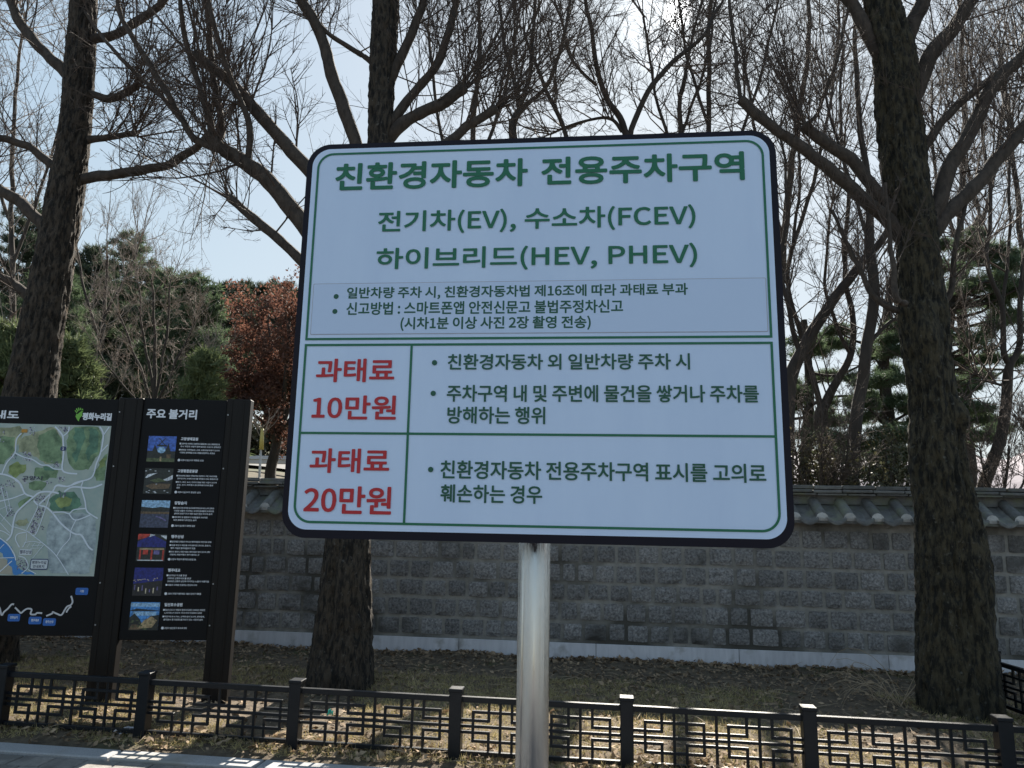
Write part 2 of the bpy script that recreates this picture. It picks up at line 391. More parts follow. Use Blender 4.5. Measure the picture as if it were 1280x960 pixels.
# ------------------------------------------------------------------ lettering
_tcache = {}
import os
try:
    FONT = bpy.data.fonts.load(os.path.join(bpy.utils.resource_path('LOCAL'), 'datafiles', 'fonts', 'Noto Sans CJK Regular.woff2'))
except Exception:
    FONT = None       # the built-in font falls back to the same Korean glyphs
def glyphs(s):
    if s in _tcache: return _tcache[s]
    c = bpy.data.curves.new('tmp', 'FONT'); c.body = s; c.resolution_u = 4
    if FONT is not None: c.font = FONT
    o = bpy.data.objects.new('tmp', c); col.objects.link(o)
    bpy.context.view_layer.update()
    dg = bpy.context.evaluated_depsgraph_get()
    me = bpy.data.meshes.new_from_object(o.evaluated_get(dg))
    V = np.zeros(len(me.vertices) * 3); me.vertices.foreach_get('co', V); V = V.reshape(-1, 3)[:, :2]
    Fs = [tuple(p.vertices) for p in me.polygons]
    bpy.data.objects.remove(o); bpy.data.curves.remove(c); bpy.data.meshes.remove(me)
    _tcache[s] = (V, Fs); return V, Fs
def put_text(mb, s, x0, x1, z0, z1, frame, lift=0.0012, bold=0.02, nb=8):
    """fit text in a rectangle of the plane frame=(origin, ex, ez, normal)"""
    V, Fs = glyphs(s); O, ex, ez, n = frame
    mn = V.min(0); mx = V.max(0); h = (z1 - z0)
    r = bold * h
    sx = (x1 - x0 - 2 * r) / (mx[0] - mn[0]); sz = (z1 - z0 - 2 * r) / (mx[1] - mn[1])
    X = x0 + r + (V[:, 0] - mn[0]) * sx; Z = z0 + r + (V[:, 1] - mn[1]) * sz
    offs = [(0, 0)] + ([(math.cos(2 * math.pi * k / nb), math.sin(2 * math.pi * k / nb)) for k in range(nb)] if bold > 0 else [])
    for k, (dx, dz) in enumerate(offs):
        P = O + np.outer(X + dx * r, ex) + np.outer(Z + dz * r, ez) + n * (lift + 0.00004 * k)
        mb.add(P, Fs)
def poly(mb, pts2, frame, lift):
    O, ex, ez, n = frame
    mb.add([O + ex * a + ez * b + n * lift for a, b in pts2], [tuple(range(len(pts2)))])
def ribbon(mb, pts2, wd, frame, lift, closed=False):
    O, ex, ez, n = frame; P = np.array(pts2, float); N = len(P)
    if closed: T = np.roll(P, -1, 0) - np.roll(P, 1, 0)
    else: T = np.gradient(P, axis=0)
    T /= np.linalg.norm(T, axis=1, keepdims=True) + 1e-9; S = np.stack([-T[:, 1], T[:, 0]], 1) * wd / 2
    V = []
    for a in list(P + S) + list(P - S): V.append(O + ex * a[0] + ez * a[1] + n * lift)
    rngN = range(N) if closed else range(N - 1)
    mb.add(V, [(i, (i + 1) % N, N + (i + 1) % N, N + i) for i in rngN])
def rrect(x0, x1, z0, z1, r, k=10, corners=(1, 1, 1, 1)):
    """corners: bl, br, tr, tl rounded?"""
    o = []
    for (cx, cz, a0, f) in ((x0, z0, 180, corners[0]), (x1, z0, 270, corners[1]), (x1, z1, 0, corners[2]), (x0, z1, 90, corners[3])):
        if not f: o.append((cx, cz)); continue
        mx_ = cx + (r if cx == x0 else -r); mz = cz + (r if cz == z0 else -r)
        for i in range(k + 1):
            a = R(a0 + 90 * i / k); o.append((mx_ + r * math.cos(a), mz + r * math.sin(a)))
    return o
def extrude_outline(mb, pts2, frame, l0, l1):
    O, ex, ez, n = frame; N = len(pts2)
    V = [O + ex * a + ez * b + n * l for l in (l0, l1) for a, b in pts2]
    mb.add(V, [tuple(range(N))[::-1], tuple(range(N, 2 * N))] + [(i, (i + 1) % N, N + (i + 1) % N, N + i) for i in range(N)])
def ring_outline(mb, outer, inner, frame, l):
    O, ex, ez, n = frame; N = len(outer)
    V = [O + ex * a + ez * b + n * l for q in (outer, inner) for a, b in q]
    mb.add(V, [(i, (i + 1) % N, N + (i + 1) % N, N + i) for i in range(N)])

# ================================================================== SETTING
# ground: one sheet to the horizon, rising behind the wall on the left
def terrain_z(x, y):
    d = y - wallY(x) - 0.5
    if d <= 0: return -0.06
    s = min(1, d / 11.0); s = s * s * (3 - 2 * s)
    left = 1 / (1 + math.exp((x + 4.0 - 0.05 * d) / 2.5))
    z = s * (0.5 + 2.0 * left) + max(0, d - 11) * 0.12 * left * (1 if d < 45 else 45 / d) - max(0, d - 14) * 0.05 * (1 - left) * (1 if d < 40 else 40 / d)
    return -0.06 + 0.25 * min(1, d) + z + 0.12 * noise.noise((x * 0.4, y * 0.4, 0)) * s
xs = np.concatenate([[-900, -400, -200, -110], np.arange(-70, 70.1, 2.0), [110, 200, 400, 900]])
ys = np.concatenate([[-600, -200, -60], np.arange(-20, 6.1, 3), np.arange(6.8, 40, 0.8), np.arange(41, 100, 4), [130, 200, 320, 500, 900]])
V = [(x, y, terrain_z(x, y)) for y in ys for x in xs]; nx = len(xs)
Fq = [(j * nx + i, j * nx + i + 1, (j + 1) * nx + i + 1, (j + 1) * nx + i) for j in range(len(ys) - 1) for i in range(nx - 1)]
struct(link('ground', mesh_np('ground', V, Fq, True), M['terrain']))

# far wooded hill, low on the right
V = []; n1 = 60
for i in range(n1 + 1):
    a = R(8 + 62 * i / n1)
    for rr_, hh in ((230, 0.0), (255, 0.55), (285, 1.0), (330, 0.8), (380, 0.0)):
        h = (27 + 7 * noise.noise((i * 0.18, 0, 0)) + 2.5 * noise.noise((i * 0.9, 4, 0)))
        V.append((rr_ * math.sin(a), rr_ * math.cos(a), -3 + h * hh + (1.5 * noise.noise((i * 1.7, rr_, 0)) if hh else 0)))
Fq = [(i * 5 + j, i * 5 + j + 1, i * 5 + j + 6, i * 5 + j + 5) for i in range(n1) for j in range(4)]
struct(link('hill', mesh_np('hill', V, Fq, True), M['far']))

# street frame: along the kerb and fence
E1 = np.array([1, -0.130, 0]); E1 /= np.linalg.norm(E1); E2 = np.array([-E1[1], E1[0], 0]); EZ = np.array([0, 0, 1.0])
K0 = gnd(195, 942)                      # a point on the kerb's back edge
ck = float(np.dot(K0, E2))
def st(a, b, z): return E1 * a + E2 * b + EZ * z
# planting bed between kerb and wall
step = 0.07; A = np.arange(-9, 9.01, step); B = np.arange(ck - 0.02, 8.75, step); V = []
for b in B:
    for a in A:
        p = st(a, b, 0)
        z = 0.02 + 0.035 * noise.noise((p[0] * 1.1, p[1] * 1.1, 1)) + 0.022 * noise.noise((p[0] * 4, p[1] * 4, 5)) + 0.014 * noise.noise((p[0] * 12, p[1] * 12, 9))
        e = min(1, (b - ck + 0.02) / 0.3); V.append((p[0], p[1], z * e - 0.02 * (1 - e)))
nx = len(A); Fq = [(j * nx + i, j * nx + i + 1, (j + 1) * nx + i + 1, (j + 1) * nx + i) for j in range(len(B) - 1) for i in range(nx - 1)]
struct(link('planting_bed', mesh_np('planting_bed', V, Fq, True), M['soil']))
def bedz(x, y): return 0.02 + 0.035 * noise.noise((x * 1.1, y * 1.1, 1)) + 0.022 * noise.noise((x * 4, y * 4, 5))
# kerb of granite stones
KW = 0.15
mb = MB(); a = -9.0
while a < 9:
    L = 0.98; mb.bevbox(st(a + L / 2, ck - KW / 2, -0.045), (L - 0.012, KW, 0.11), (E1, E2, EZ), 0.008); a += L
struct(mb.build('kerb', M['kerb']))
# pavers in front of the kerb, then the asphalt of the car park
mb = MB()
for r_ in range(5):
    b = ck - KW - 0.012 - 0.155 - r_ * 0.165
    a = -9 + (0.11 if r_ % 2 else 0)
    while a < 9:
        mb.bevbox(st(a + 0.1, b + 0.077, -0.04 + random.uniform(-0.002, 0.002)), (0.212, 0.155, 0.07), (E1, E2, EZ), 0.005); a += 0.222
struct(mb.build('pavement', M['paver']))
mb = MB()
c0 = ck - KW - 0.012 - 5 * 0.165
mb.add([st(-60, c0, -0.012), st(60, c0, -0.012), st(60, -60, -0.012), st(-60, -60, -0.012)], [(0, 3, 2, 1)])
struct(mb.build('car_park', M['asphalt']))
mb = MB()
mb.add([st(-9, ck - KW, -0.03), st(9, ck - KW, -0.03), st(9, c0 - 0.02, -0.03), st(-9, c0 - 0.02, -0.03)], [(0, 3, 2, 1)])
struct(mb.build('bedding_sand', M['joint']))

# ------------------------------------------------------------------ stone wall with tiled coping
W1 = np.array([1, WS, 0]); W1 /= np.linalg.norm(W1); W2 = np.array([-W1[1], W1[0], 0])
W0 = np.array([0, 8.31, 0.0])
def wl(a, b, z): return W0 + W1 * a + W2 * b + EZ * z
wall = thing('stone_wall', 'grey granite block wall with a tiled coping running behind the trees', 'wall', W0)
mb = MB(); mb.box(wl(-1, 0.21, 0.78), (30, 0.40, 1.62), (W1, W2, EZ)); mb.build('mortar_core', M['mortar'], wall)
mb = MB(); z = 0.185; rows = [0.205, 0.215, 0.20, 0.215, 0.21, 0.215]
for ri, h in enumerate(rows):
    a = -13 + random.uniform(0, 0.25)
    while a < 12.5:
        L = random.choice([0.20, 0.23, 0.25, 0.27, 0.30, 0.17]) if ri != 1 else random.uniform(0.2, 0.36)
        if -6.5 < a < 9.5:
            g = 0.019; k = 5; V = []
            jz = random.uniform(-0.006, 0.006); dp = random.uniform(0.006, 0.017); sl_ = random.uniform(-0.02, 0.02)
            for iz in range(k):
                for ix in range(k):
                    fx = ix / (k - 1); fz = iz / (k - 1)
                    edge = ix in (0, k - 1) or iz in (0, k - 1)
                    px = a + g + fx * (L - 2 * g); pz = z + g + jz + fz * (h - 2 * g)
                    # rounded corners and uneven outline
                    if edge:
                        px += random.uniform(-0.003, 0.003); pz += random.uniform(-0.003, 0.003)
                        if ix in (0, k - 1) and iz in (0, k - 1): px += (0.004 if ix == 0 else -0.004); pz += (0.004 if iz == 0 else -0.004)
                    y = -0.002 if edge else -dp - random.uniform(0, 0.010) + sl_ * (fx - 0.5)
                    V.append(wl(px, y, pz))
            # skirt back into the core
            ring = [i for i in range(k)] + [k * j + k - 1 for j in range(1, k)] + [k * (k - 1) + i for i in range(k - 2, -1, -1)] + [k * j for j in range(k - 2, 0, -1)]
            Fs = [(j * k + i, j * k + i + 1, (j + 1) * k + i + 1, (j + 1) * k + i) for j in range(k - 1) for i in range(k - 1)]
            b0 = len(V)
            for i in ring: V.append(np.array(V[i]) + W2 * 0.05)
            Fs += [(ring[q], b0 + q, b0 + (q + 1) % len(ring), ring[(q + 1) % len(ring)]) for q in range(len(ring))]
            mb.add(V, Fs)
        a += L
    z += h
mb.build('stone_blocks', M['stone'], wall)
mb = MB(); a = -12.7
while a < 12:
    L = 1.52 if a < 4.2 else 1.52
    mb.bevbox(wl(a + L / 2, -0.035, 0.082), (L - 0.006, 0.014, 0.175), (W1, W2, EZ), 0.002); a += L
mb.build('skirting', M['skirt'], wall)
# coping: plaster band, eave tiles, round tiles, ridge courses
roof = MB()
for sgn, lo in ((1, -0.17), (-1, 0.59)):
    pass
prof = [(-0.15, 1.545), (0.21, 1.74), (0.57, 1.545), (0.57, 1.515), (0.21, 1.60), (-0.15, 1.515)]
V = [wl(a, b, z) for a in (-13, 12) for b, z in prof]
roof.add(V, [(0, 1, 7, 6), (1, 2, 8, 7), (2, 3, 9, 8), (3, 4, 10, 9), (4, 5, 11, 10), (5, 0, 6, 11), (0, 5, 4, 3, 2, 1), (6, 7, 8, 9, 10, 11)])
ro = roof.build('roof', M['tile'], wall)
SP = 0.285
cv = MB(); cap = MB(); pan = MB()
a = 3.40 - SP * 45
while a < 11:
    for side in (1, -1):
        def q(b): return b if side == 1 else 0.42 - b
        # convex round tile
        jit = random.uniform(-0.006, 0.006); rad = 0.064
        p0 = (-0.155, 1.578); p1 = (0.15, 1.76); n = 9; V = []
        rows_ = [(p0[0] + (p1[0] - p0[0]) * t, p0[1] + (p1[1] - p0[1]) * t, rad * (1 - 0.08 * t)) for t in (0, 0.33, 0.66, 1)]
        for (b, zz, rd) in rows_:
            for i in range(n):
                t = math.pi * (-0.12 + 1.24 * i / (n - 1)); V.append(wl(a + jit + rd * math.cos(t), q(b), zz + rd * math.sin(t) - 0.012))
        cv.add(V, [(r_ * n + i, r_ * n + i + 1, (r_ + 1) * n + i + 1, (r_ + 1) * n + i) for r_ in range(3) for i in range(n - 1)])
        # lime plug on its end
        rim = V[:n]; c_ = wl(a + jit, q(-0.166), 1.578); cap.add(list(rim) + [c_], [(i, i + 1, n) for i in range(n - 1)] + [(n - 1, 0, n)])
        # concave pan tile between
        V = []; n = 9
        for (b, zz) in ((-0.185, 1.512), (-0.188, 1.540), (0.15, 1.70)):
            for i in range(n):
                t = i / (n - 1); xx = a + 0.045 + t * (SP - 0.09); sag = -0.045 * math.sin(math.pi * t); V.append(wl(xx, q(b), zz + 0.03 + sag))
        pan.add(V, [(r_ * n + i, r_ * n + i + 1, (r_ + 1) * n + i + 1, (r_ + 1) * n + i) for r_ in range(2) for i in range(n - 1)])
    a += SP
cv.build('round_tiles', M['tile'], ro, True); pan.build('pan_tiles', M['tile'], ro, True); cap.build('tile_plugs', M['tilecap'], ro)
rd = MB()
for lay, (zz, hw, hh) in enumerate([(1.78, 0.065, 0.12), (1.828, 0.155, 0.022), (1.862, 0.175, 0.032), (1.906, 0.150, 0.040)]):
    if lay == 0: rd.box(wl(-0.5, 0.21, zz), (25, hw * 2, hh), (W1, W2, EZ)); continue
    a = -13 + lay * 0.13
    while a < 12:
        L = random.uniform(0.30, 0.36)
        tl = random.uniform(-0.006, 0.006)
        rd.bevbox(wl(a + L / 2, 0.21 + random.uniform(-0.010, 0.010), zz + random.uniform(-0.005, 0.005)), (L - 0.010, hw * 2, hh), (W1 + EZ * tl, W2, EZ), 0.006); a += L
rd.build('ridge_tiles', M['tile'], ro)

# ================================================================== FOREGROUND TREES
def px(Y, *pts): return [at(u, v, Y + (dy[0] if dy else 0)) for u, v, *dy in pts]
def rpx(wpx, Y): return wpx / 2 / F * Y * 1.02
def grow_on(T, pts, n, L, r, lo=0.25, up=0.06, out=None, kids=(9, 5, 0), wig=0.065, spread=0.75, end_fan=0):
    m_ = len(pts)
    for k in range(n):
        t = lo + (1 - lo) * random.random() ** 0.8; i = min(int(t * (m_ - 1)), m_ - 2)
        p = pts[i].lerp(pts[i + 1], random.random()); d = (pts[i + 1] - pts[i]).normalized()
        sd = rv(1.0) + Vector((0, 0, 0.9)); sd = sd - d * sd.dot(d) * 0.6
        nd = d * random.uniform(0.2, 0.9) + sd.normalized() * random.uniform(0.6, 1.1)
        shoot(T, p, nd, L * random.uniform(0.5, 1.3), r * random.uniform(0.6, 1.15), 0, up, wig, kids, spread=spread)
    d = (pts[-1] - pts[-3]).normalized()
    for k in range(end_fan):
        nd = d * random.uniform(0.3, 0.8) + Vector((random.gauss(0, 0.45), random.gauss(0, 0.4), random.uniform(0.4, 1.0)))
        shoot(T, pts[-1] + rv(0.02), nd, L * random.uniform(0.9, 1.9), r * random.uniform(0.7, 1.3), 0, up, wig, kids, spread=spread)

def street_tree(label, base, Y, trunk, material, limbs, seed, top_n, fat=0.85, amp=0.018, lump=0.03, flare=0.3, low=(), bumps=()):
    random.seed(seed)
    t = thing('street_tree', label, 'tree', base, 'bare street trees between the fence and the wall')
    P = [np.array(base) + [0, 0, -0.08]] + [at(u, v, Y) for u, v, _ in trunk]
    Rr = [rpx(trunk[0][2], Y) * 1.02] + [rpx(w_, Y) for _, _, w_ in trunk]
    Rr = [q * fat for q in Rr]
    # continue above the frame
    d = P[-1] - P[-2]; d /= np.linalg.norm(d)
    for k in range(3):
        P.append(P[-1] + d * 0.9 + np.array([random.uniform(-.1, .1), random.uniform(-.1, .1), 0])); Rr.append(Rr[-1] * 0.72)
    trunk_mesh('trunk', P, Rr, material, t, amp=amp, lump=lump, flare=flare, seed=seed, bumps=bumps)
    T = Tubes()
    for L in limbs:
        pts = px(Y, *[q for q in L['p']]); w_ = L['w']
        rr = [rpx(w_[0] + (w_[1] - w_[0]) * i / (len(pts) - 1), Y) for i in range(len(pts))]
        lp, _ = limb_part(t, pts, rr, M['limb'], cut=L.get('cut', False))
        grow_on(T, lp, int(L.get('n', 8) * 1.35), L.get('L', 1.1) * 1.2, L.get('r', 0.009), L.get('lo', 0.3), end_fan=L.get('fan', 0), up=L.get('up', 0.05))
    # leaders above the frame carry more shoots
    top = [Vector(p) for p in P[-4:]]
    grow_on(T, top, top_n, 1.7, 0.018, 0.0)
    for (a_, b_, c_) in low:
        shoot(T, Vector(at(a_, b_, Y)), Vector(c_), random.uniform(0.4, 0.9), 0.006, 0, 0.1, 0.1)
    T.build('crown', M['twig'], t, 3)
    return t

YA = 7.4
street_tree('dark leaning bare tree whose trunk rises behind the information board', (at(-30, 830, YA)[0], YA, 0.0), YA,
    [(-26, 800, 80), (4, 640, 68), (34, 505, 60), (54, 400, 53), (73, 300, 49), (93, 170, 42), (101, 62, 38), (105, 0, 36)], M['barkA'], [
    dict(p=[(86, 226), (125, 220), (155, 216), (200, 208), (231, 194), (259, 172)], w=(15, 9), n=22, fan=10, cut=True, L=0.9),
    dict(p=[(101, 60), (119, 48), (140, 46), (175, 25), (203, 3), (230, -30)], w=(14, 9), n=16, L=1.0),
    dict(p=[(98, 110), (119, 119), (137, 124), (155, 117), (172, 108)], w=(11, 9), n=18, fan=8, cut=True, L=0.8),
    dict(p=[(95, 178), (116, 174), (134, 172), (169, 166)], w=(11, 7), n=18, fan=6, cut=True, L=0.8),
    dict(p=[(97, 108), (83, 91), (56, 66), (31, 37), (16, 9), (6, -30)], w=(17, 11), n=20, L=1.1),
    dict(p=[(88, 222), (70, 209), (37, 184), (0, 173), (-40, 160)], w=(13, 8), n=18, L=1.1),
    dict(p=[(66, 300), (52, 278), (25, 253), (0, 237), (-40, 215)], w=(18, 12), n=18, L=1.1),
    dict(p=[(58, 392), (37, 373), (10, 352), (-30, 335)], w=(15, 10), n=12, L=0.9),
    ], 11, 30, amp=0.028, fat=0.9)

YB = 6.75
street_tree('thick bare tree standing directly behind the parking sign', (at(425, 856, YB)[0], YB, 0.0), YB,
    [(426, 835, 80), (431, 760, 67), (434, 690, 60), (442, 560, 54), (454, 400, 50), (470, 260, 44), (476, 176, 38), (478, 100, 37), (482, 20, 40), (486, -40, 38)], M['barkB'], [
    dict(p=[(450, 410), (420, 335), (380, 281), (328, 219), (281, 188), (262, 167)], w=(27, 16), n=12, fan=3, cut=True, L=1.3, r=0.013, lo=0.4),
    dict(p=[(281, 189), (255, 178), (238, 166), (203, 106), (156, 31), (147, 0), (140, -40)], w=(11, 5), n=9, L=0.8, lo=0.15),
    dict(p=[(268, 172), (262, 150, -0.1), (250, 112, -0.2), (231, 47, -0.3), (225, 0, -0.4), (220, -50, -0.4)], w=(9, 5), n=7, L=0.8, lo=0.15),
    dict(p=[(276, 176), (277, 156, 0.1), (266, 94, 0.2), (258, 0, 0.3), (256, -40, 0.3)], w=(10, 6), n=7, L=0.8, lo=0.15),
    dict(p=[(310, 206), (309, 150, -0.15), (284, 84, -0.3), (262, 6, -0.5), (255, -40, -0.5)], w=(9, 5), n=7, L=0.8, lo=0.15),
    dict(p=[(240, 168), (206, 125, 0.2), (156, 78, 0.3), (119, 34, 0.5), (90, -10, 0.6)], w=(7, 4), n=7, L=0.8, lo=0.1),
    dict(p=[(456, 290), (420, 245), (380, 206), (328, 147), (281, 97), (244, 68)], w=(22, 13), n=10, fan=3, cut=True, L=1.2, r=0.013, lo=0.35),
    dict(p=[(446, 420), (400, 352), (350, 300), (312, 269), (286, 247)], w=(15, 10), n=10, fan=7, cut=True, L=0.7, lo=0.5),
    dict(p=[(466, 250), (443, 176), (416, 94), (400, 43), (378, 0), (360, -50)], w=(19, 13), n=14, L=1.3, lo=0.4),
    dict(p=[(476, 90), (459, 74), (430, 56), (400, 33), (370, -5)], w=(8, 5), n=10, L=0.9),
    dict(p=[(484, 110), (496, 82), (517, 39), (529, 0), (538, -50)], w=(15, 10), n=14, L=1.2),
    dict(p=[(484, 165), (494, 146), (520, 112), (545, 82), (564, 31), (574, -20)], w=(14, 9), n=20, L=1.2),
    dict(p=[(480, 178), (494, 164), (517, 145), (552, 129), (580, 109)], w=(18, 14), n=16, fan=12, cut=True, L=1.2),
    dict(p=[(464, 280), (500, 225), (568, 172), (588, 156), (620, 134)], w=(15, 11), n=12, fan=12, cut=True, L=1.2, lo=0.5),
    ], 22, 38, amp=0.028, fat=0.88, flare=0.16, bumps=((-1.3, 1.1, 0.03, 0.4, 0.3), (-1.9, 0.8, -0.035, 0.14, 0.35)))

YC = 6.25
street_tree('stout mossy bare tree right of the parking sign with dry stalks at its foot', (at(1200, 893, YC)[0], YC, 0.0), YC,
    [(1198, 870, 96), (1190, 760, 84), (1182, 650, 78), (1173, 570, 70), (1167, 500, 64), (1157, 430, 66), (1151, 379, 66), (1147, 300, 60), (1135, 230, 63), (1129, 190, 64), (1122, 125, 58), (1116, 62, 60), (1102, 0, 56), (1092, -45, 48)], M['barkC'], [
    dict(p=[(1130, 300), (1105, 272), (1074, 244), (1030, 206), (989, 175), (949, 147), (924, 125)], w=(19, 12), n=14, fan=0, cut=True, L=0.9, lo=0.4),
    dict(p=[(927, 128), (924, 118), (921, 78), (911, 0), (905, -40)], w=(6, 4), n=10, L=0.7, lo=0.1),
    dict(p=[(1128, 272), (1102, 247), (1067, 203), (1030, 178), (1005, 156)], w=(17, 14), n=10, fan=5, cut=True, L=0.9, lo=0.5),
    dict(p=[(1008, 158), (1022, 140), (1036, 103), (1049, 62), (1062, 0)], w=(6, 4), n=10, L=0.7, lo=0.1),
    dict(p=[(1112, 80), (1092, 56), (1067, 9), (1049, -15), (1030, -50)], w=(20, 12), n=16, L=1.2),
    dict(p=[(1130, 150), (1149, 103), (1163, 69), (1192, 34), (1214, 0), (1240, -40)], w=(24, 16), n=16, L=1.2),
    dict(p=[(1120, 75), (1133, 46), (1150, 10), (1158, -10), (1168, -50)], w=(24, 17), n=14, L=1.2),
    dict(p=[(1140, 205), (1160, 175), (1182, 147), (1227, 106), (1290, 70)], w=(13, 8), n=18, L=1.0),
    dict(p=[(1148, 300), (1171, 259), (1186, 212), (1217, 156), (1242, 106), (1280, 70), (1330, 30)], w=(22, 15), n=22, L=1.2),
    dict(p=[(1150, 320), (1177, 275), (1211, 241), (1242, 206), (1280, 160), (1340, 95)], w=(21, 16), n=22, L=1.2),
    dict(p=[(1140, 392), (1112, 385), (1089, 366), (1075, 337), (1059, 305), (1040, 262)], w=(9, 4), n=10, L=0.7),
    dict(p=[(1132, 380, -0.25), (1121, 371, -0.3), (1116, 323, -0.3), (1112, 290, -0.3), (1106, 230, -0.3)], w=(8, 4), n=5, L=0.5),
    dict(p=[(1160, 385), (1184, 373), (1190, 345), (1196, 300), (1210, 250)], w=(9, 5), n=8, L=0.7),
    ], 33, 38, amp=0.034, lump=0.05, flare=0.13, fat=0.86, bumps=((-0.85, 2.55, 0.075, 0.38, 0.13), (-1.15, 1.95, -0.07, 0.13, 0.38), (-2.0, 3.3, 0.05, 0.45, 0.25), (-1.6, 0.9, -0.05, 0.16, 0.3), (-0.6, 1.2, 0.04, 0.4, 0.4)))

# ================================================================== BACKGROUND BARE TREES
def far_tree(label, Y, stems, seed, kids=(6, 5, 3), L=1.6, r=0.016, n=16, material=None, twm=None, group='bare trees beyond the wall', name='bare_tree', sides=8, up=0.09, base=None, wig=0.12, minr=0.0022):
    random.seed(seed)
    s0 = stems[0]; b = at(s0[0][0], s0[0][1], Y)
    tz = terrain_z(b[0], Y); base = (b[0], Y, tz)
    t = thing(name, label, 'tree', base, group)
    T = Tubes(); S = Tubes()
    for k, st_ in enumerate(stems):
        pts = [at(q[0], q[1], Y + (q[3] if len(q) > 3 else 0)) for q in st_]; rr = [rpx(q[2] * (0.9 if q[2] > 12 else 0.75), Y) for q in st_]
        if k == 0: pts.insert(0, np.array(base) + [0, 0, -0.1]); rr.insert(0, rr[0] * 1.25)
        pp, r2 = catmull(pts, rr, 6)
        pp = [p + np.array([noise.noise((p[0] * 1.5 + q * 7, p[1], p[2] * 1.5)) for q in range(3)]) * 0.06 for p in pp]
        S.add(pp, r2)
        vp = [Vector(p) for p in pp]
        grow_on(T, vp, int(n * 1.3), L, r, 0.3 if k == 0 else 0.15, up=up, kids=kids, wig=wig, end_fan=4)
    S.build('trunk', material or M['bgbark'], t, sides)
    o = Tubes(); o.g = T.g
    for g in o.g.values():
        for i, (p, rad) in enumerate(g): g[i] = (p, [max(minr, q) for q in rad])
    o.build('crown', twm or M['twig2'], t, 3)
    return t
# right of the sign
far_tree('bare tree leaning to the right from behind the right edge of the sign', 11.5, [
    [(980, 600, 24), (986, 494, 20), (1002, 439, 17), (1039, 379, 15), (1079, 328, 13), (1120, 270, 10), (1150, 180, 7)],
    [(1000, 445, 9), (985, 390, 8), (975, 330, 7), (985, 250, 5), (975, 160, 4)]], 41, n=14)
far_tree('crooked bare tree forking low between the sign and the mossy trunk', 12.5, [
    [(1035, 620, 22), (1031, 573, 20), (1025, 522, 18), (1036, 498, 13), (1061, 450, 11), (1067, 391, 9), (1055, 340, 8), (1060, 260, 7), (1050, 150, 5), (1056, 60, 4)],
    [(1026, 515, 10), (1019, 470, 9), (1000, 415, 8), (984, 351, 7), (1000, 250, 5), (990, 130, 4)],
    [(1060, 440, 7), (1042, 400, 6), (1030, 350, 5), (1040, 250, 4)]], 42, n=14)
far_tree('straight dark bare tree just left of the mossy trunk', 11.0, [
    [(1064, 620, 20), (1066, 577, 18), (1073, 498, 16), (1087, 419, 15), (1089, 340, 14), (1086, 250, 12), (1075, 150, 9), (1068, 40, 7)],
    [(1088, 430, 8), (1110, 405, 6), (1128, 390, 5)],
    [(1087, 300, 7), (1060, 220, 5), (1030, 120, 4)]], 43, n=14)
far_tree('forked bare tree right of the mossy trunk', 11.5, [
    [(1225, 640, 17), (1229, 605, 16), (1251, 538, 14), (1261, 478, 13), (1265, 454, 12), (1273, 431, 9), (1277, 359, 8), (1290, 260, 6), (1285, 120, 4)],
    [(1264, 456, 10), (1253, 435, 9), (1251, 379, 8), (1233, 332, 7), (1236, 230, 6), (1215, 90, 4)],
    [(1258, 485, 5), (1235, 480, 4), (1215, 470, 3), (1205, 500, 2)],
    [(1251, 390, 6), (1262, 300, 5), (1258, 150, 4)]], 44, n=12)
far_tree('slender bare tree at the right edge of the picture', 16, [
    [(1330, 640, 14), (1310, 500, 12), (1285, 380, 10), (1270, 230, 8), (1250, 60, 6)], [(1300, 450, 6), (1240, 330, 5), (1210, 200, 4)]], 45, n=18, L=2.2, up=0.06)
# behind the sign
far_tree('bare tree with twisted stems rising over the left half of the sign top', 10.8, [
    [(690, 640, 24), (688, 420, 20), (660, 240, 15), (640, 165, 13), (650, 137, 12)],
    [(650, 137, 9), (640, 90, 7), (620, 0, 6), (612, -60, 5)], [(650, 137, 9), (664, 70, 7), (668, 0, 6), (670, -60, 5)],
    [(650, 140, 8), (690, 90, 7), (712, 10, 5), (720, -50, 4)], [(685, 330, 12), (710, 190, 9), (680, 110, 7), (655, 40, 5)]], 46, n=14, L=1.5)
far_tree('bare tree with a wide crooked fork above the middle of the sign', 11.8, [
    [(775, 640, 22), (785, 420, 18), (790, 240, 14), (783, 164, 12), (757, 122, 10), (745, 70, 9), (733, 0, 7), (730, -60, 5)],
    [(786, 190, 11), (800, 130, 10), (832, 88, 9), (872, 52, 7), (905, 0, 5)], [(745, 105, 6), (715, 75, 5), (700, 20, 4)],
    [(780, 166, 7), (765, 150, 6), (740, 148, 5), (690, 168, 4)]], 47, n=14, L=1.5)
far_tree('thin upright bare tree below the bright sun', 13, [
    [(846, 640, 16), (848, 400, 13), (850, 160, 9), (860, 70, 6), (880, -10, 4), (885, -60, 3)], [(850, 220, 7), (820, 120, 5), (805, 20, 4)], [(850, 170, 6), (880, 90, 5), (895, 0, 4)]], 48, n=18, L=1.6)
far_tree('thin upright bare tree behind the top right corner of the sign', 14, [
    [(884, 640, 16), (886, 400, 13), (886, 160, 9), (887, 40, 8), (890, -60, 6)], [(886, 260, 7), (930, 160, 6), (965, 40, 5), (980, -40, 4)], [(887, 160, 6), (860, 80, 5), (850, 0, 4)]], 49, n=18, L=1.8)
far_tree('bare tree filling the gap between sign corner and mossy trunk', 15.5, [
    [(960, 640, 18), (968, 430, 15), (985, 250, 12), (1005, 100, 9), (1015, -30, 6)], [(975, 360, 8), (1010, 250, 7), (1040, 110, 5), (1050, 0, 4)], [(978, 300, 8), (950, 200, 6), (930, 70, 5)]], 50, n=18, L=2.0)
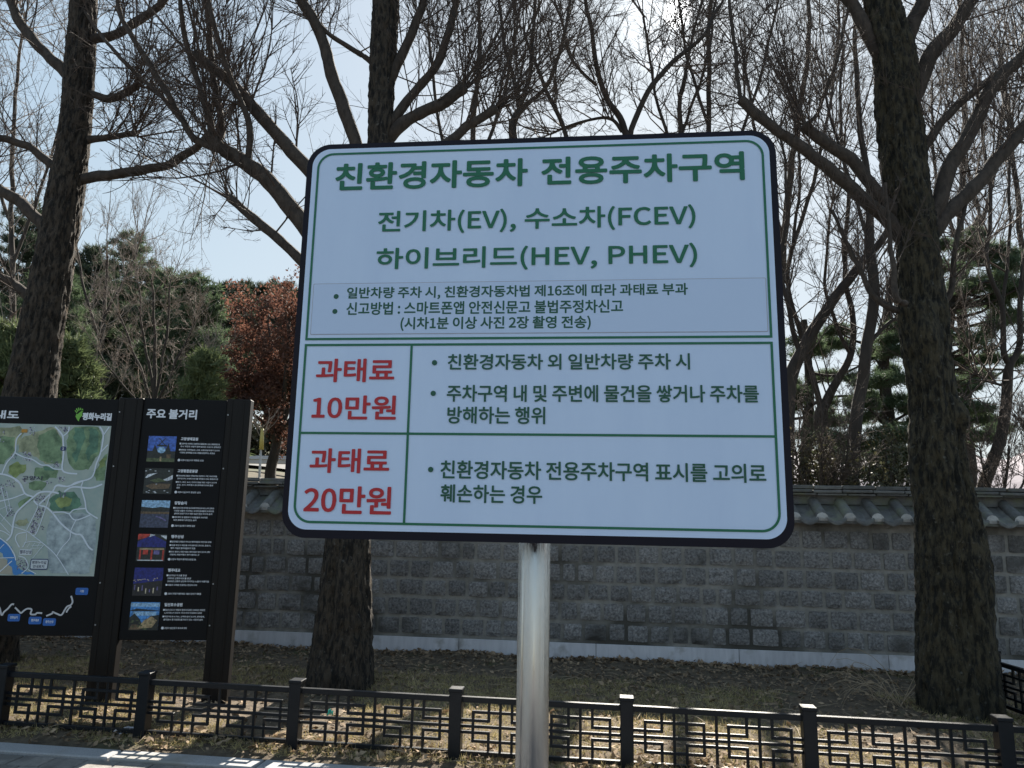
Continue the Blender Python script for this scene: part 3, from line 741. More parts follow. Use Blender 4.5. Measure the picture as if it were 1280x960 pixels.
far_tree('distant bare tree seen over the sign top between two thicker ones', 17, [
    [(575, 640, 18), (580, 420, 15), (590, 200, 10), (598, 60, 7), (600, -40, 5)], [(585, 290, 8), (550, 160, 6), (535, 30, 5)], [(588, 230, 7), (630, 120, 6), (650, 10, 4)]], 51, n=16, L=2.0)
far_tree('distant bare tree behind the right hand limbs of the mossy tree', 18, [
    [(1215, 640, 16), (1205, 450, 14), (1200, 300, 11), (1205, 150, 8), (1200, 0, 6)], [(1203, 360, 7), (1240, 230, 6), (1260, 80, 4)], [(1202, 320, 7), (1170, 220, 5), (1165, 100, 4)]], 52, n=18, L=2.2)
# left background
far_tree('pale bare tree behind the far left trunk', 16, [
    [(12, 540, 12), (16, 400, 10), (14, 260, 8), (20, 120, 6), (30, 20, 4)], [(15, 330, 6), (50, 240, 5), (80, 130, 4), (95, 40, 3)], [(15, 280, 6), (-20, 180, 5), (-35, 60, 4)]],
    53, n=16, L=1.9, twm=M['twig3'], group='bare trees at the edge of the pine wood')
far_tree('bare tree with a pale airy crown right of the far left trunk', 22, [
    [(118, 560, 9), (125, 460, 8), (130, 380, 6), (135, 320, 4)], [(126, 430, 5), (105, 360, 4), (95, 300, 3)], [(128, 400, 5), (160, 340, 3), (175, 300, 2)]],
    54, n=12, L=1.9, twm=M['twig3'], group='bare trees at the edge of the pine wood', up=0.14)
far_tree('round greyish bare tree in front of the pine wood above the information board', 17.5, [
    [(196, 590, 9), (195, 530, 8), (193, 490, 7), (192, 420, 5), (190, 350, 3)], [(195, 520, 5), (170, 450, 4), (150, 390, 3)], [(195, 510, 5), (222, 450, 4), (245, 400, 3)],
    [(195, 505, 5), (180, 430, 4), (172, 350, 2)], [(195, 500, 5), (207, 420, 4), (215, 350, 2)], [(196, 525, 4), (150, 480, 3), (125, 440, 2)], [(196, 525, 4), (240, 480, 3), (262, 445, 2)]],
    55, n=15, L=1.0, r=0.009, twm=M['twig3'], group='bare trees at the edge of the pine wood', kids=(7, 4, 0), up=0.05, minr=0.0026)

# ================================================================== CONIFERS
def conifer(label, u, vtop, Y, vbase, width_px, seed, material, group='pines of the wood on the left', cone=0.8, dens=1.0, bare=0.22):
    random.seed(seed); r_ = np.random.default_rng(seed)
    width_px *= 1.35; top = at(u, vtop - 6, Y); x = top[0]; z0 = terrain_z(x, Y); H = top[2] - z0; Wd = width_px / F * Y / 2
    t = thing('pine_tree', label, 'tree', (x, Y, z0), group)
    lean = random.uniform(-0.2, 0.2)
    tp, tr = catmull([(x, Y, z0 - 0.1), (x + lean, Y, z0 + H * 0.5), (x, Y, z0 + H * 0.98)], [0.02 * H, 0.014 * H, 0.01], 8)
    S = Tubes(); S.add(tp, tr); pos = []; dr = []
    nb = int(70 * dens)
    for k in range(nb):
        f = bare + (1 - bare) * (k + random.random()) / nb
        a = k * 2.4 + random.uniform(-.5, .5)
        prof_ = (1 - (f - bare) / (1 - bare)) ** cone * min(1, (f - bare) * 5 + 0.45)
        L = Wd * (prof_ * random.uniform(0.6, 1.15) + 0.06)
        c = np.array([x + lean * math.sin(f * 3.14), Y, z0 + H * f])
        dv = np.array([math.cos(a), math.sin(a), random.uniform(0.0, 0.35)])
        p1 = c + dv * L * np.array([1, 1, 1]) + [0, 0, 0.12 * L]
        mid = (c + p1) / 2 - [0, 0, 0.06 * L]
        S.add([c, mid, p1], [0.02 + 0.012 * L, 0.012 + 0.006 * L, 0.004])
        m_ = max(4, int(14 * L * dens))
        for j in range(m_):
            s = random.uniform(0.3, 1.05); q = c + (p1 - c) * s + r_.normal(0, 0.16 * (0.4 + L * 0.25), 3) * [1, 1, 0.55]
            pos.append(q); dr.append(dv * 0.6 + [0, 0, 0.45])
    S.build('trunk', M['bgbark'], t, 6)
    pos = np.array(pos); dr = np.array(dr); n = 22
    P = np.repeat(pos, n, 0) + r_.normal(0, 0.05, (len(pos) * n, 3)); D = np.repeat(dr, n, 0)
    V, Fq = blades(len(P), P, D, 0.27, 0.042, 0.75, r_)
    link('crown', mesh_np('crown', V - np.array(t.location), Fq), material, t)
    return t
con = [(-45, 330, 24, 150, 'dark pine at the left edge of the picture', 'needle', 0.7),
       (45, 262, 30, 130, 'tall dark pine directly behind the far left trunk', 'needle3', 0.7),
       (118, 318, 27, 110, 'dark pine just right of the far left trunk', 'needle3', 0.65),
       (165, 300, 31, 120, 'pine with a pointed tip left of the grey bare tree top', 'needle', 0.7),
       (212, 348, 28, 105, 'bluish pine directly behind the grey bare tree', 'needle', 0.6),
       (243, 352, 25, 100, 'full green pine right of the grey bare tree', 'needle', 0.6),
       (287, 366, 33, 100, 'distant pine between the green pine and the red maple', 'needle3', 0.42),
       (322, 366, 37, 105, 'small distant pine over the red maple', 'needle3', 0.4),
       (358, 366, 39, 110, 'furthest pine touching the left edge of the sign', 'needle3', 0.4),
       (70, 345, 22, 130, 'broad pine low behind the far left trunk', 'needle', 0.7),
       (140, 372, 36, 120, 'hazy pine deep in the wood left of the grey bare tree', 'needle3', 0.55),
       (232, 385, 40, 110, 'hazy pine deep in the wood right of the grey bare tree', 'needle3', 0.55),
       (302, 405, 42, 110, 'hazy pine deep in the wood just left of the red maple', 'needle', 0.55),
       ]
for i, (u, vt, Y, wp, lab, mm, cn) in enumerate(con): conifer(lab, u, vt, Y, 590, wp, 100 + i, M[mm], cone=cn, dens=1.25)
conifer('young light green pine low at the left edge', 18, 415, 15.5, 590, 105, 130, M['needle2'], cone=0.5, bare=0.1)
conifer('young light green pine just right of the far left trunk', 92, 435, 16, 590, 80, 131, M['needle2'], cone=0.5, bare=0.1)
conifer('small yellowish pine between the grey bare tree and the red maple', 256, 452, 16.5, 590, 60, 132, M['needle2'], cone=0.5, bare=0.1)

def pad_pine(label, Y, trunk, pads, seed, material=None, group='spreading pines beyond the wall'):
    random.seed(seed); r_ = np.random.default_rng(seed)
    b = at(trunk[0][0], trunk[0][1], Y); z0 = terrain_z(b[0], Y)
    t = thing('pine_tree', label, 'tree', (b[0], Y, z0), group)
    pts = [np.array([b[0], Y, z0 - 0.1])] + [at(q[0], q[1], Y) for q in trunk]; rr = [rpx(trunk[0][2] * 1.2, Y)] + [rpx(q[2], Y) for q in trunk]
    S = Tubes(); pp, r2 = catmull(pts, rr, 6); S.add(pp, r2); pos = []
    ext = []
    for (u, v, wx, hv) in pads: ext += [(u, v, wx * 0.8, hv * 0.5)] + [(u + random.uniform(-55, 55), v + random.uniform(-28, 28), wx * random.uniform(0.3, 0.7), hv * random.uniform(0.35, 0.6)) for _ in range(2)]
    for (u, v, wx, hv) in ext:
        yy = Y + random.uniform(-1.2, 1.2); c = at(u, v, yy); a = wx / F * Y / 2; h = hv / F * Y / 2
        # branch from the trunk point slightly below the pad
        j = int(np.argmin([abs(p[2] - (c[2] - 0.25)) for p in pp])); s = pp[j]
        mid = (s + c) / 2 + np.array([0, 0, -0.12]) + r_.normal(0, 0.08, 3)
        q, qr = catmull([s, mid, c - [0, 0, h * 0.3]], [0.035, 0.028, 0.012], 5); S.add(q, qr)
        N = int(90 + 220 * a)
        for k in range(N):
            rad = math.sqrt(random.random()); an = random.uniform(0, 6.283)
            x = rad * math.cos(an) * a; y = rad * math.sin(an) * a * 0.9
            z = random.gauss(0, 0.5) * h * (1 - rad * 0.5) - 0.25 * h * rad
            if noise.noise((c[0] + x * 2.2, c[1] + y * 2.2, c[2] + z * 3)) < -0.12: continue
            pos.append(c + [x, y, z])
        for k in range(int(6 + a * 5)):
            an = random.uniform(0, 6.283); rad = random.uniform(0.5, 1)
            e = c + np.array([math.cos(an) * a * rad, math.sin(an) * a * rad, random.uniform(-.3, .3) * h])
            st0 = c - [0, 0, h * 0.3]; S.add([st0, (st0 + e) / 2 + r_.normal(0, 0.06, 3), e], [0.012, 0.009, 0.004])
    S.build('trunk', M['bgbark'], t, 7)
    pos = np.array(pos); n = 18; P = np.repeat(pos, n, 0) + r_.normal(0, 0.035, (len(pos) * n, 3))
    D = np.tile(np.array([0, 0, 0.35]), (len(P), 1))
    V, Fq = blades(len(P), P, D, 0.13, 0.014, 0.6, r_)
    link('crown', mesh_np('crown', V - np.array(t.location), Fq), material or M['needle'], t)
pad_pine('spreading pine with flat needle pads right of the mossy trunk', 13.5, [(1165, 620, 20), (1175, 500, 18), (1185, 400, 16), (1200, 330, 12), (1225, 270, 8)],
    [(1225, 352, 90, 26), (1205, 385, 80, 24), (1245, 398, 80, 24), (1212, 420, 70, 20), (1272, 330, 70, 26), (1195, 330, 60, 20), (1235, 310, 60, 22), (1225, 470, 36, 16), (1195, 450, 50, 20), (1260, 365, 60, 20), (1210, 510, 70, 24), (1225, 545, 60, 24), (1190, 480, 50, 20)], 61)
pad_pine('spreading pine with dark pads just left of the mossy trunk', 13.0, [(1110, 630, 18), (1112, 540, 16), (1105, 460, 13), (1110, 390, 10), (1118, 330, 7)],
    [(1112, 440, 60, 20), (1100, 475, 80, 22), (1125, 500, 70, 24), (1095, 520, 80, 26), (1120, 540, 80, 26), (1085, 555, 70, 24), (1118, 570, 70, 24), (1090, 440, 50, 16), (1120, 410, 40, 16), (1105, 590, 90, 28)], 62)
pad_pine('low pine behind the right edge of the sign', 14.5, [(1005, 630, 16), (1008, 560, 14), (1012, 480, 11), (1005, 400, 8)],
    [(1010, 440, 70, 20), (1030, 470, 60, 18), (1000, 500, 70, 22), (1040, 520, 70, 22), (1010, 545, 80, 26), (1045, 430, 40, 14), (1055, 560, 70, 26)], 63)

def leafy(name, label, cat, u, v, Y, wx, hv, N, size, material, seed, group, trunk_=None):
    r_ = np.random.default_rng(seed); random.seed(seed)
    c = at(u, v, Y); a = wx / F * Y / 2; h = hv / F * Y / 2; z0 = terrain_z(c[0], Y)
    t = thing(name, label, cat, (c[0], Y, z0), group)
    T = Tubes(); pos = []
    base = Vector((c[0], Y, z0))
    for k in range(22):
        e = Vector(c + np.array([random.uniform(-1, 1) * a, random.uniform(-1, 1) * a * 0.7, random.uniform(-0.4, 1) * h]))
        mid = base.lerp(e, 0.5) + rv(0.1 * a); T.add([base, mid, e], [0.02, 0.012, 0.005])
        for j in range(N // 22):
            s = random.uniform(0.35, 1.05); q = (mid.lerp(e, (s - 0.35) / 0.7)) + rv(0.16 * a)
            pos.append(tuple(q))
    T.build('stems', M['bgbark'], t, 5)
    V, Fq = cards(len(pos), np.array(pos), size, r_)
    link('foliage', mesh_np('foliage', V - np.array(t.location), Fq), material, t)
    return t
SH = 'evergreen shrubs behind the wall'
leafy('evergreen_shrub', 'dark shrub above the wall coping beside the sign', 'shrub', 1005, 580, 10.6, 95, 76, 3600, 0.030, M['shrub'], 71, SH)
leafy('evergreen_shrub', 'dark shrub above the wall coping below the straight dark tree', 'shrub', 1070, 583, 10.2, 110, 70, 3600, 0.030, M['shrub'], 72, SH)
leafy('evergreen_shrub', 'dark shrub above the wall coping touching the mossy trunk', 'shrub', 1125, 575, 10.8, 95, 90, 3600, 0.030, M['shrub'], 73, SH)
leafy('evergreen_shrub', 'dark shrub under the maple beyond the guard rail nearer the information board', 'shrub', 308, 552, 30, 60, 66, 2600, 0.09, M['shrub'], 76, 'shrubs beyond the guard rail')
leafy('evergreen_shrub', 'dark shrub under the maple beyond the guard rail nearer the sign', 'shrub', 352, 550, 31, 60, 70, 2600, 0.09, M['shrub'], 77, 'shrubs beyond the guard rail')
# twiggy thicket at far right above the wall
far_tree('low twiggy bush above the wall at the right edge', 10.4, [[(1262, 650, 6), (1258, 610, 5), (1262, 560, 3)], [(1262, 640, 4), (1285, 590, 3), (1290, 540, 2)], [(1260, 640, 4), (1235, 600, 3), (1225, 560, 2)]],
    74, n=20, L=0.7, r=0.008, name='bare_bush', group='bare bushes behind the wall')
far_tree('low twiggy bush above the wall between the sign and the straight dark tree', 10.0, [[(1030, 650, 6), (1028, 600, 5), (1030, 560, 3)], [(1030, 640, 4), (1055, 590, 3), (1060, 550, 2)], [(1030, 640, 4), (1005, 600, 3), (995, 560, 2)]],
    75, n=18, L=0.7, r=0.007, name='bare_bush', group='bare bushes behind the wall')

# red maple
def maple():
    random.seed(81); r_ = np.random.default_rng(81)
    Y = 19.0; b = at(342, 588, Y); z0 = terrain_z(b[0], Y)
    t = thing('maple_tree', 'maple with withered red brown leaves left of the sign', 'tree', (b[0], Y, z0))
    T = Tubes(); S = Tubes(); ends = []
    stems = [[(338, 590, 13), (345, 560, 12), (352, 530, 10), (370, 480, 7), (385, 430, 4)], [(346, 556, 9), (335, 520, 7), (315, 480, 5), (295, 450, 3)], [(346, 552, 8), (348, 500, 6), (340, 440, 4), (335, 400, 2)],
             [(350, 535, 8), (385, 510, 6), (415, 480, 4), (430, 440, 3)], [(340, 535, 6), (312, 515, 4), (288, 500, 3)], [(352, 525, 6), (358, 460, 5), (362, 390, 3)]]
    for k, s in enumerate(stems):
        pts = [at(q[0], q[1], Y + random.uniform(-0.8, 0.8) * (k > 0) * (i > 0)) for i, q in enumerate(s)]
        if k == 0: pts.insert(0, np.array([b[0], Y, z0 - 0.1])); s = [(0, 0, 16)] + s
        pp, rr = catmull(pts, [rpx(q[2], Y) for q in s], 6); S.add(pp, rr)
        grow_on(T, [Vector(p) for p in pp], 18, 1.3, 0.02, 0.3, up=0.02, kids=(6, 3, 0))
    S.build('trunk', M['bgbark'], t, 8); 
    pts = []
    for n, L in T.g.items():
        for p, _ in L:
            for q in p[1:]: pts.append(tuple(q))
    T.build('crown', M['twig2'], t, 3)
    pts = np.array(pts); pts = pts[r_.uniform(0, 1, len(pts)) < 0.85]
    P = np.concatenate([pts + r_.normal(0, 0.09, pts.shape) for _ in range(4)])
    V, Fq = cards(len(P), P, 0.045, r_)
    link('leaves', mesh_np('leaves', V - np.array(t.location), Fq), M['maple'], t)
maple()

# sapling with yellow tape, guard rail and strip of road beyond the wall
Y = 16.0; b = at(325, 600, Y); zb = terrain_z(b[0], Y)
sap = thing('sapling', 'thin pale sapling wrapped in yellow tape above the wall', 'tree', (b[0], Y, zb))
mb = MB(); mb.cyl((b[0], Y, zb - 0.1), at(327, 548, Y), 0.035, 0.022, 10); mb.build('trunk', flat('pale_bark', (0.42, 0.40, 0.38)), sap, True)
mb = MB(); mb.cyl(at(326.6, 562, Y - 0.001), at(328, 536, Y - 0.001), 0.055, 0.035, 10); mb.build('tape', flat('yellow_tape', (0.45, 0.36, 0.10)), sap, True)
T = Tubes(); random.seed(5)
for k in range(9): shoot(T, Vector(at(327, 550 - k * 2, Y)), Vector((random.uniform(-1, 1), random.uniform(-.5, .5), 0.7)), 0.7, 0.009, 0, kids=(4, 0))
T.build('crown', M['twig3'], sap, 3)
gr = thing('guard_rail', 'pale metal guard rail beside the road beyond the wall', 'guard rail', (at(340, 590, 23)[0], 23, terrain_z(at(340, 590, 23)[0], 23)))
mb = MB(); zz = at(340, 575, 23)[2]
mb.bevbox((gr.location[0], 23, zz), (9, 0.05, 0.26), None, 0.02); mb.bevbox((gr.location[0], 22.97, zz + 0.03), (9, 0.05, 0.06), None, 0.02); mb.build('beam', flat('rail_metal', (0.55, 0.56, 0.58), 0.5), gr)
for k in range(5):
    xk = gr.location[0] - 4 + k * 2; zt = terrain_z(xk, 23); mb = MB(); mb.cyl((xk, 23.06, zt - 0.1), (xk, 23.06, zz + 0.15), 0.06, n=10); mb.build('post', flat('rail_metal', (0.55, 0.56, 0.58)), gr)
V = []
for i in range(41):
    x = -22 + i * 1.0
    for yy in (24.0, 28.5): V.append((x, yy, max(terrain_z(x, yy), terrain_z(x + .5, yy)) + 0.10))
struct(link('road', mesh_np('road', V, [(2 * i, 2 * i + 2, 2 * i + 3, 2 * i + 1) for i in range(40)]), M['road']))

# ================================================================== INFORMATION BOARD
BP = np.array([-2.35, 6.15, 0.0]); BE = np.array([0.9, 0.07, 0.0]); BE /= np.linalg.norm(BE); BN = np.array([BE[1], -BE[0], 0.0])   # towards the camera
bframe = (BP, BE, EZ, BN)
def bq(u, v):
    p = on_plane(u, v, BP, BN); return float(np.dot(p - BP, BE)), float(p[2])
info = thing('information_board', 'black two panel information board with a map and sightseeing pictures', 'information board', BP)
for (s0, s1, ztop) in ((-0.115, 0.085, 2.50), (-1.015, -0.815, 2.485), (-2.62, -2.42, 2.46)):
    mb = MB(); mb.bevbox(BP + BE * (s0 + s1) / 2 + BN * -0.01 + EZ * (ztop / 2 - 0.05), (s1 - s0, 0.10, ztop + 0.1), (BE, BN, EZ), 0.006)
    for q in (-0.055, 0.045): mb.bevbox(BP + BE * ((s0 + s1) / 2 + q) + BN * 0.041 + EZ * (ztop / 2 - 0.05), (0.012, 0.008, ztop + 0.08), (BE, BN, EZ), 0.002)
    p = mb.build('post', M['boardpost'], info)
    for zz in (0.62, 0.95, 1.9, 2.36):
        mb = MB(); mb.cyl(BP + BE * (s0 - 0.012 + 0.03) + BN * 0.040 + EZ * zz, BP + BE * (s0 + 0.018) + BN * 0.044 + EZ * zz, 0.006, n=10)
        mb.build('bolt', M['galv'], p)
def panel(s0, s1, z0, z1):
    mb = MB(); mb.bevbox(BP + BE * (s0 + s1) / 2 + EZ * (z0 + z1) / 2 + BN * 0.0, (s1 - s0, 0.05, z1 - z0), (BE, BN, EZ), 0.004)
    return mb.build('panel', M['board'], info)
PR = panel(-0.813, -0.117, 0.50, 2.488); PL = panel(-2.418, -1.017, 0.53, 2.468)
L0 = 0.0256
def btext(mb, s, tl, br, bold=0.015, lift=L0 + 0.0006, nb=8, slant=0):
    a = bq(*tl); b = bq(*br); put_text(mb, s, a[0], b[0], b[1], a[1], bframe, lift, bold, nb)
def rect_px(mb, tl, br, lift):
    a = bq(*tl); b = bq(*br); poly(mb, [(a[0], b[1]), (b[0], b[1]), (b[0], a[1]), (a[0], a[1])], bframe, lift)
mb = MB(); btext(mb, '주요 볼거리', (185.5, 511), (247, 525), 0.035); mb.build('lettering', M['white'], PR)
# six pictures with their captions: x0, y0, x1, y1 in the photograph
pics = [(181, 545, 211, 577), (175, 585, 206, 617), (171, 625, 202, 659), (166, 667, 198, 701), (160, 709, 192, 744), (155, 752, 186, 787)]
# left edges follow the panel's own upright, so work in board coordinates
S0 = -0.742; S1 = -0.512
zt = [bq(p[0], p[1])[1] for p in pics]; zb_ = [bq(p[0], p[3])[1] for p in pics]
caps = [('고양생태공원', ['■고양시에 서식하는 다양한 동식물을 볼 수 있는 생태공원으로', '도시 자연과 사람이 함께 숨쉬는 도심 속 생태공간', '■생태숲 자연학습장, 곤충, 조류관찰대 등이 있으며', '다양한 생태체험 프로그램을 운영하는 공원임'], '고양시 일산서구 대화동 1535'),
        ('고양종합운동장', ['■2003년에 건립된 국제규격의 천연잔디 구장, 육상트랙을', '갖추었으며, 국제축구경기를 개최할 수 있는 종합경기장', '■축구, 육상, 농구, 인라인 등을 위한 시설이 있으며', '공연, 전시, 체육행사 등 문화공간으로 활용', '운영'], '고양시 일산서구 중앙로 1601'),
        ('장항습지', ['■한강하구에 위치한 습지보호지역으로 버드나무 군락과', '다양한 생물이 서식하는 곳이며 철새들의 도래지로', '생태적 보전가치가 매우 높은 한강 하구의 습지', '■재두루미 등 멸종위기 야생동물의 서식지로', '자연 생태계가 살아있는 습지'], '고양시 일산동구 장항동 일원'),
        ('행주산성', ['■임진왜란 3대첩의 하나인 행주대첩의 격전지로 유명', '■권율 장군이 왜군을 크게 물리친 곳으로, 충장사,', '행주 기념관 행주대첩비가 있음', '■토성, 충장사, 대첩기념관, 행주대첩비 등이 있으며, 행주', '대첩제, 해맞이행사 등이 열리는 곳'], '고양시 덕양구 행주로15번길 89'),
        ('행주대교', ['■1978년 구교를 준공', '1995년 신행주대교를 준공', '2000년 신행주 남단에 이어지는 노을이 아름다움', '■서울과 고양을 연결하는 한강의 다리'], '고양시 덕양구 행주외동-서울시 강서구 개화동'),
        ('일산호수공원', ['■일산신도시 개발과 함께 조성된 1995년 개장한', '1,034천㎡ 규모의 국내 최대 인공호수공원', '■자전거도로 4.7km, 산책로 등이 있으며, 꽃박람회,', '음악분수 등 다양한 볼거리가 있는 시민의 쉼터'], '고양시 일산동구 호수로 595')]
def pic_rect(mb, k, fx0, fx1, fz0, fz1, lift):
    a0 = S0 + (S1 - S0) * fx0; a1 = S0 + (S1 - S0) * fx1; b0 = zb_[k] + (zt[k] - zb_[k]) * fz0; b1 = zb_[k] + (zt[k] - zb_[k]) * fz1
    poly(mb, [(a0, b0), (a1, b0), (a1, b1), (a0, b1)], bframe, lift)
def pic_poly(mb, k, pts, lift):
    poly(mb, [(S0 + (S1 - S0) * x, zb_[k] + (zt[k] - zb_[k]) * y) for x, y in pts], bframe, lift)
PB = {'sky_blue': (0.05, 0.12, 0.42), 'deep_blue': (0.015, 0.02, 0.16), 'pale_sky': (0.25, 0.42, 0.62), 'night': (0.02, 0.018, 0.02), 'lake_blue': (0.07, 0.24, 0.55), 'pic_dark': (0.018, 0.022, 0.02), 'pic_green': (0.07, 0.09, 0.04),
      'pic_brown': (0.12, 0.08, 0.045), 'pic_red': (0.42, 0.045, 0.03), 'pic_white': (0.55, 0.58, 0.7), 'pic_grey': (0.05, 0.06, 0.10), 'pic_tan': (0.32, 0.24, 0.13), 'pic_violet': (0.14, 0.12, 0.28), 'pic_light': (0.6, 0.5, 0.35)}
for n_, c_ in PB.items(): M[n_] = mat(n_, tuple(q * 0.45 for q in c_), tuple(min(1, q * 1.7) for q in c_), 55, 0.5, detail=8)
basecol = ['sky_blue', 'pic_dark', 'pic_grey', 'pic_dark', 'deep_blue', 'lake_blue']
caplab = ['photo of a gate under a deep blue sky', 'photo of a dark stadium with white roofs', 'photo of a dim wetland under pale sky', 'photo of a tiled gate with red posts', 'photo of a lit bridge at night', 'photo of a blue lake in a park']
random.seed(9)
for k in range(6):
    mb = MB(); pic_rect(mb, k, 0, 1, 0, 1, L0 + 0.0005); base_ = mb
    lay = {}
    def S_(mn): return lay.setdefault(mn, MB())
    la = L0 + 0.0012; lb = L0 + 0.0018; lc = L0 + 0.0024
    if k == 0:
        pic_rect(S_('pic_dark'), k, 0, 1, 0.12, 0.42, la); pic_rect(S_('pic_green'), k, 0, 1, 0, 0.14, lb)
        pic_poly(S_('pic_dark'), k, [(0.15, 0.3), (0.25, 0.68), (0.36, 0.42)], lb); pic_poly(S_('pic_dark'), k, [(0.62, 0.4), (0.73, 0.72), (0.86, 0.3)], lb)
        pic_rect(S_('pic_dark'), k, 0.33, 0.68, 0.60, 0.66, lc)
        for q in (-1, 1): pic_poly(S_('pic_dark'), k, [(0.5 - q * 0.12, 0.66), (0.5 - q * 0.08, 0.66), (0.5 + q * 0.13, 0.92), (0.5 + q * 0.09, 0.92)][::q], la + 0.0003 * q)
        pic_poly(S_('pale_sky'), k, [(0.5 + 0.15 * math.cos(t * .52), 0.46 + 0.13 * math.sin(t * .52)) for t in range(12)], lc)
        pic_rect(S_('pic_tan'), k, 0.47, 0.53, 0.02, 0.2, lc); pic_rect(S_('pic_brown'), k, 0.7, 0.85, 0.14, 0.30, lc)
    if k == 1:
        pic_poly(S_('pic_white'), k, [(0.02, 0.62), (0.12, 0.76), (0.45, 0.82), (0.3, 0.74), (0.1, 0.62)], la); pic_poly(S_('pic_white'), k, [(0.55, 0.5), (0.8, 0.62), (1, 0.75), (1, 0.58), (0.8, 0.5)], la)
        pic_poly(S_('pic_green'), k, [(0.2, 0.52), (0.5, 0.62), (0.8, 0.5), (0.4, 0.44)], lb); pic_poly(S_('pic_brown'), k, [(0.05, 0.3), (0.3, 0.4), (0.95, 0.4), (0.9, 0.22), (0.3, 0.18)], lb)
        for q in range(14): x = random.random() * 0.9; y = random.choice([0.04, 0.1, 0.38, 0.9]) + random.uniform(-.03, .03); pic_rect(S_('pic_white'), k, x, x + 0.06, y, y + 0.025, lc)
    if k == 2:
        pic_rect(S_('pale_sky'), k, 0, 1, 0.72, 1, la); pic_poly(S_('pic_dark'), k, [(0, 0.70), (0, 0.76), (0.4, 0.72), (0.7, 0.76), (1, 0.73), (1, 0.6), (0, 0.55)], lb)
        pic_poly(S_('pic_violet'), k, [(0.5, 0.42), (0.7, 0.40), (0.92, 0.28), (0.9, 0.24), (0.7, 0.35)], lb); pic_rect(S_('pic_brown'), k, 0, 1, 0.5, 0.58, lc)
    if k == 3:
        pic_poly(S_('pic_red'), k, [(0, 1), (0.42, 1), (0.35, 0.88), (0, 0.78)], la); pic_poly(S_('pic_white'), k, [(0.42, 1), (0.6, 0.97), (0.4, 0.88)], lb); pic_poly(S_('pic_white'), k, [(0.78, 0.95), (1, 0.95), (1, 0.8)], lb)
        pic_poly(S_('deep_blue'), k, [(0, 0.72), (0.5, 0.97), (1, 0.72), (1, 0.52), (0, 0.52)], la); pic_rect(S_('pic_tan'), k, 0.1, 0.95, 0.42, 0.48, lb)
        for x in (0.1, 0.5, 0.9): pic_rect(S_('pic_red'), k, x, x + 0.06, 0.02, 0.42, lb)
        pic_rect(S_('pic_red'), k, 0.22, 0.4, 0.25, 0.42, lc); pic_rect(S_('pic_violet'), k, 0.6, 0.8, 0.25, 0.4, lc); pic_rect(S_('pic_white'), k, 0.05, 0.95, 0.02, 0.05, lc)
    if k == 4:
        pic_poly(S_('night'), k, [(0, 0), (1, 0), (1, 0.55), (0, 0.42)], la)
        for q in range(18):
            x = random.random() * 0.94; y = 0.5 + 0.1 * x + random.uniform(-.03, .05); pic_rect(S_('pic_light'), k, x, x + 0.03, y, y + 0.025, lb)
        for q in range(7): x = 0.05 + q * 0.13; y = random.uniform(0.05, 0.25); pic_rect(S_('pic_light' if q % 2 else 'pic_violet'), k, x, x + 0.035, y, y + random.uniform(0.08, 0.2), lb)
    if k == 5:
        pic_rect(S_('pale_sky'), k, 0, 1, 0.84, 0.97, la); pic_poly(S_('pic_dark'), k, [(0, 0.70), (0.2, 0.77), (0.6, 0.74), (1, 0.70), (1, 0.68), (0, 0.68)], lb)
        pic_rect(S_('pale_sky'), k, 0.1, 0.9, 0.52, 0.66, la); pic_poly(S_('pic_dark'), k, [(0, 0), (0, 0.45), (0.15, 0.6), (0.35, 0.4), (0.45, 0.2), (0.7, 0.5), (1, 0.55), (1, 0)], lb)
        pic_poly(S_('pic_tan'), k, [(0.3, 0.05), (0.5, 0.35), (0.75, 0.5), (0.95, 0.35), (0.8, 0.1)], lc); pic_poly(S_('pic_brown'), k, [(0, 0.02), (0.1, 0.2), (0.3, 0.2), (0.4, 0.03)], lc)
        for q in range(10): x = random.uniform(0, .9); y = random.uniform(0.02, 0.4); pic_rect(S_('pic_green'), k, x, x + 0.08, y, y + 0.04, lc + 0.0004)
    P_ = build_multi('picture', [(base_, M[basecol[k]])] + [(b_, M[mn]) for mn, b_ in lay.items()], PR); P_['label'] = caplab[k]
    # captions
    ti, lines, adr = caps[k]; mb = MB(); sx = S1 + 0.035; hgt = zt[k] - zb_[k]
    put_text(mb, ti, sx, sx + 0.022 * len(ti) + 0.012, zt[k] - 0.032, zt[k] - 0.004, bframe, L0 + 0.0006, 0.04, 6)
    ls = [0.0155] * len(lines); zc = zt[k] - 0.052
    for i, ln in enumerate(lines):
        ind = 0 if ln.startswith('■') else 0.010
        put_text(mb, ln, sx - 0.006 + ind, sx - 0.006 + ind + min(0.335, 0.0125 * len(ln)), zc - 0.015, zc, bframe, L0 + 0.0006, 0.02, 4)
        zc -= 0.0235 + (0.006 if i + 1 < len(lines) and lines[i + 1].startswith('■') else 0)
    mb.build('lettering', M['white'], PR); mb = MB()
    za = zb_[k] + 0.012
    put_text(mb, adr, sx + 0.016, sx + 0.016 + min(0.30, 0.0112 * len(adr)), za - 0.002, za + 0.014, bframe, L0 + 0.0006, 0.02, 4)
    cir = [(sx + 0.002 + 0.011 * math.cos(t * .3927), za + 0.006 + 0.011 * math.sin(t * .3927)) for t in range(16)]; poly(mb, cir, bframe, L0 + 0.0006)
    mb.build('lettering', M['white'], PR)
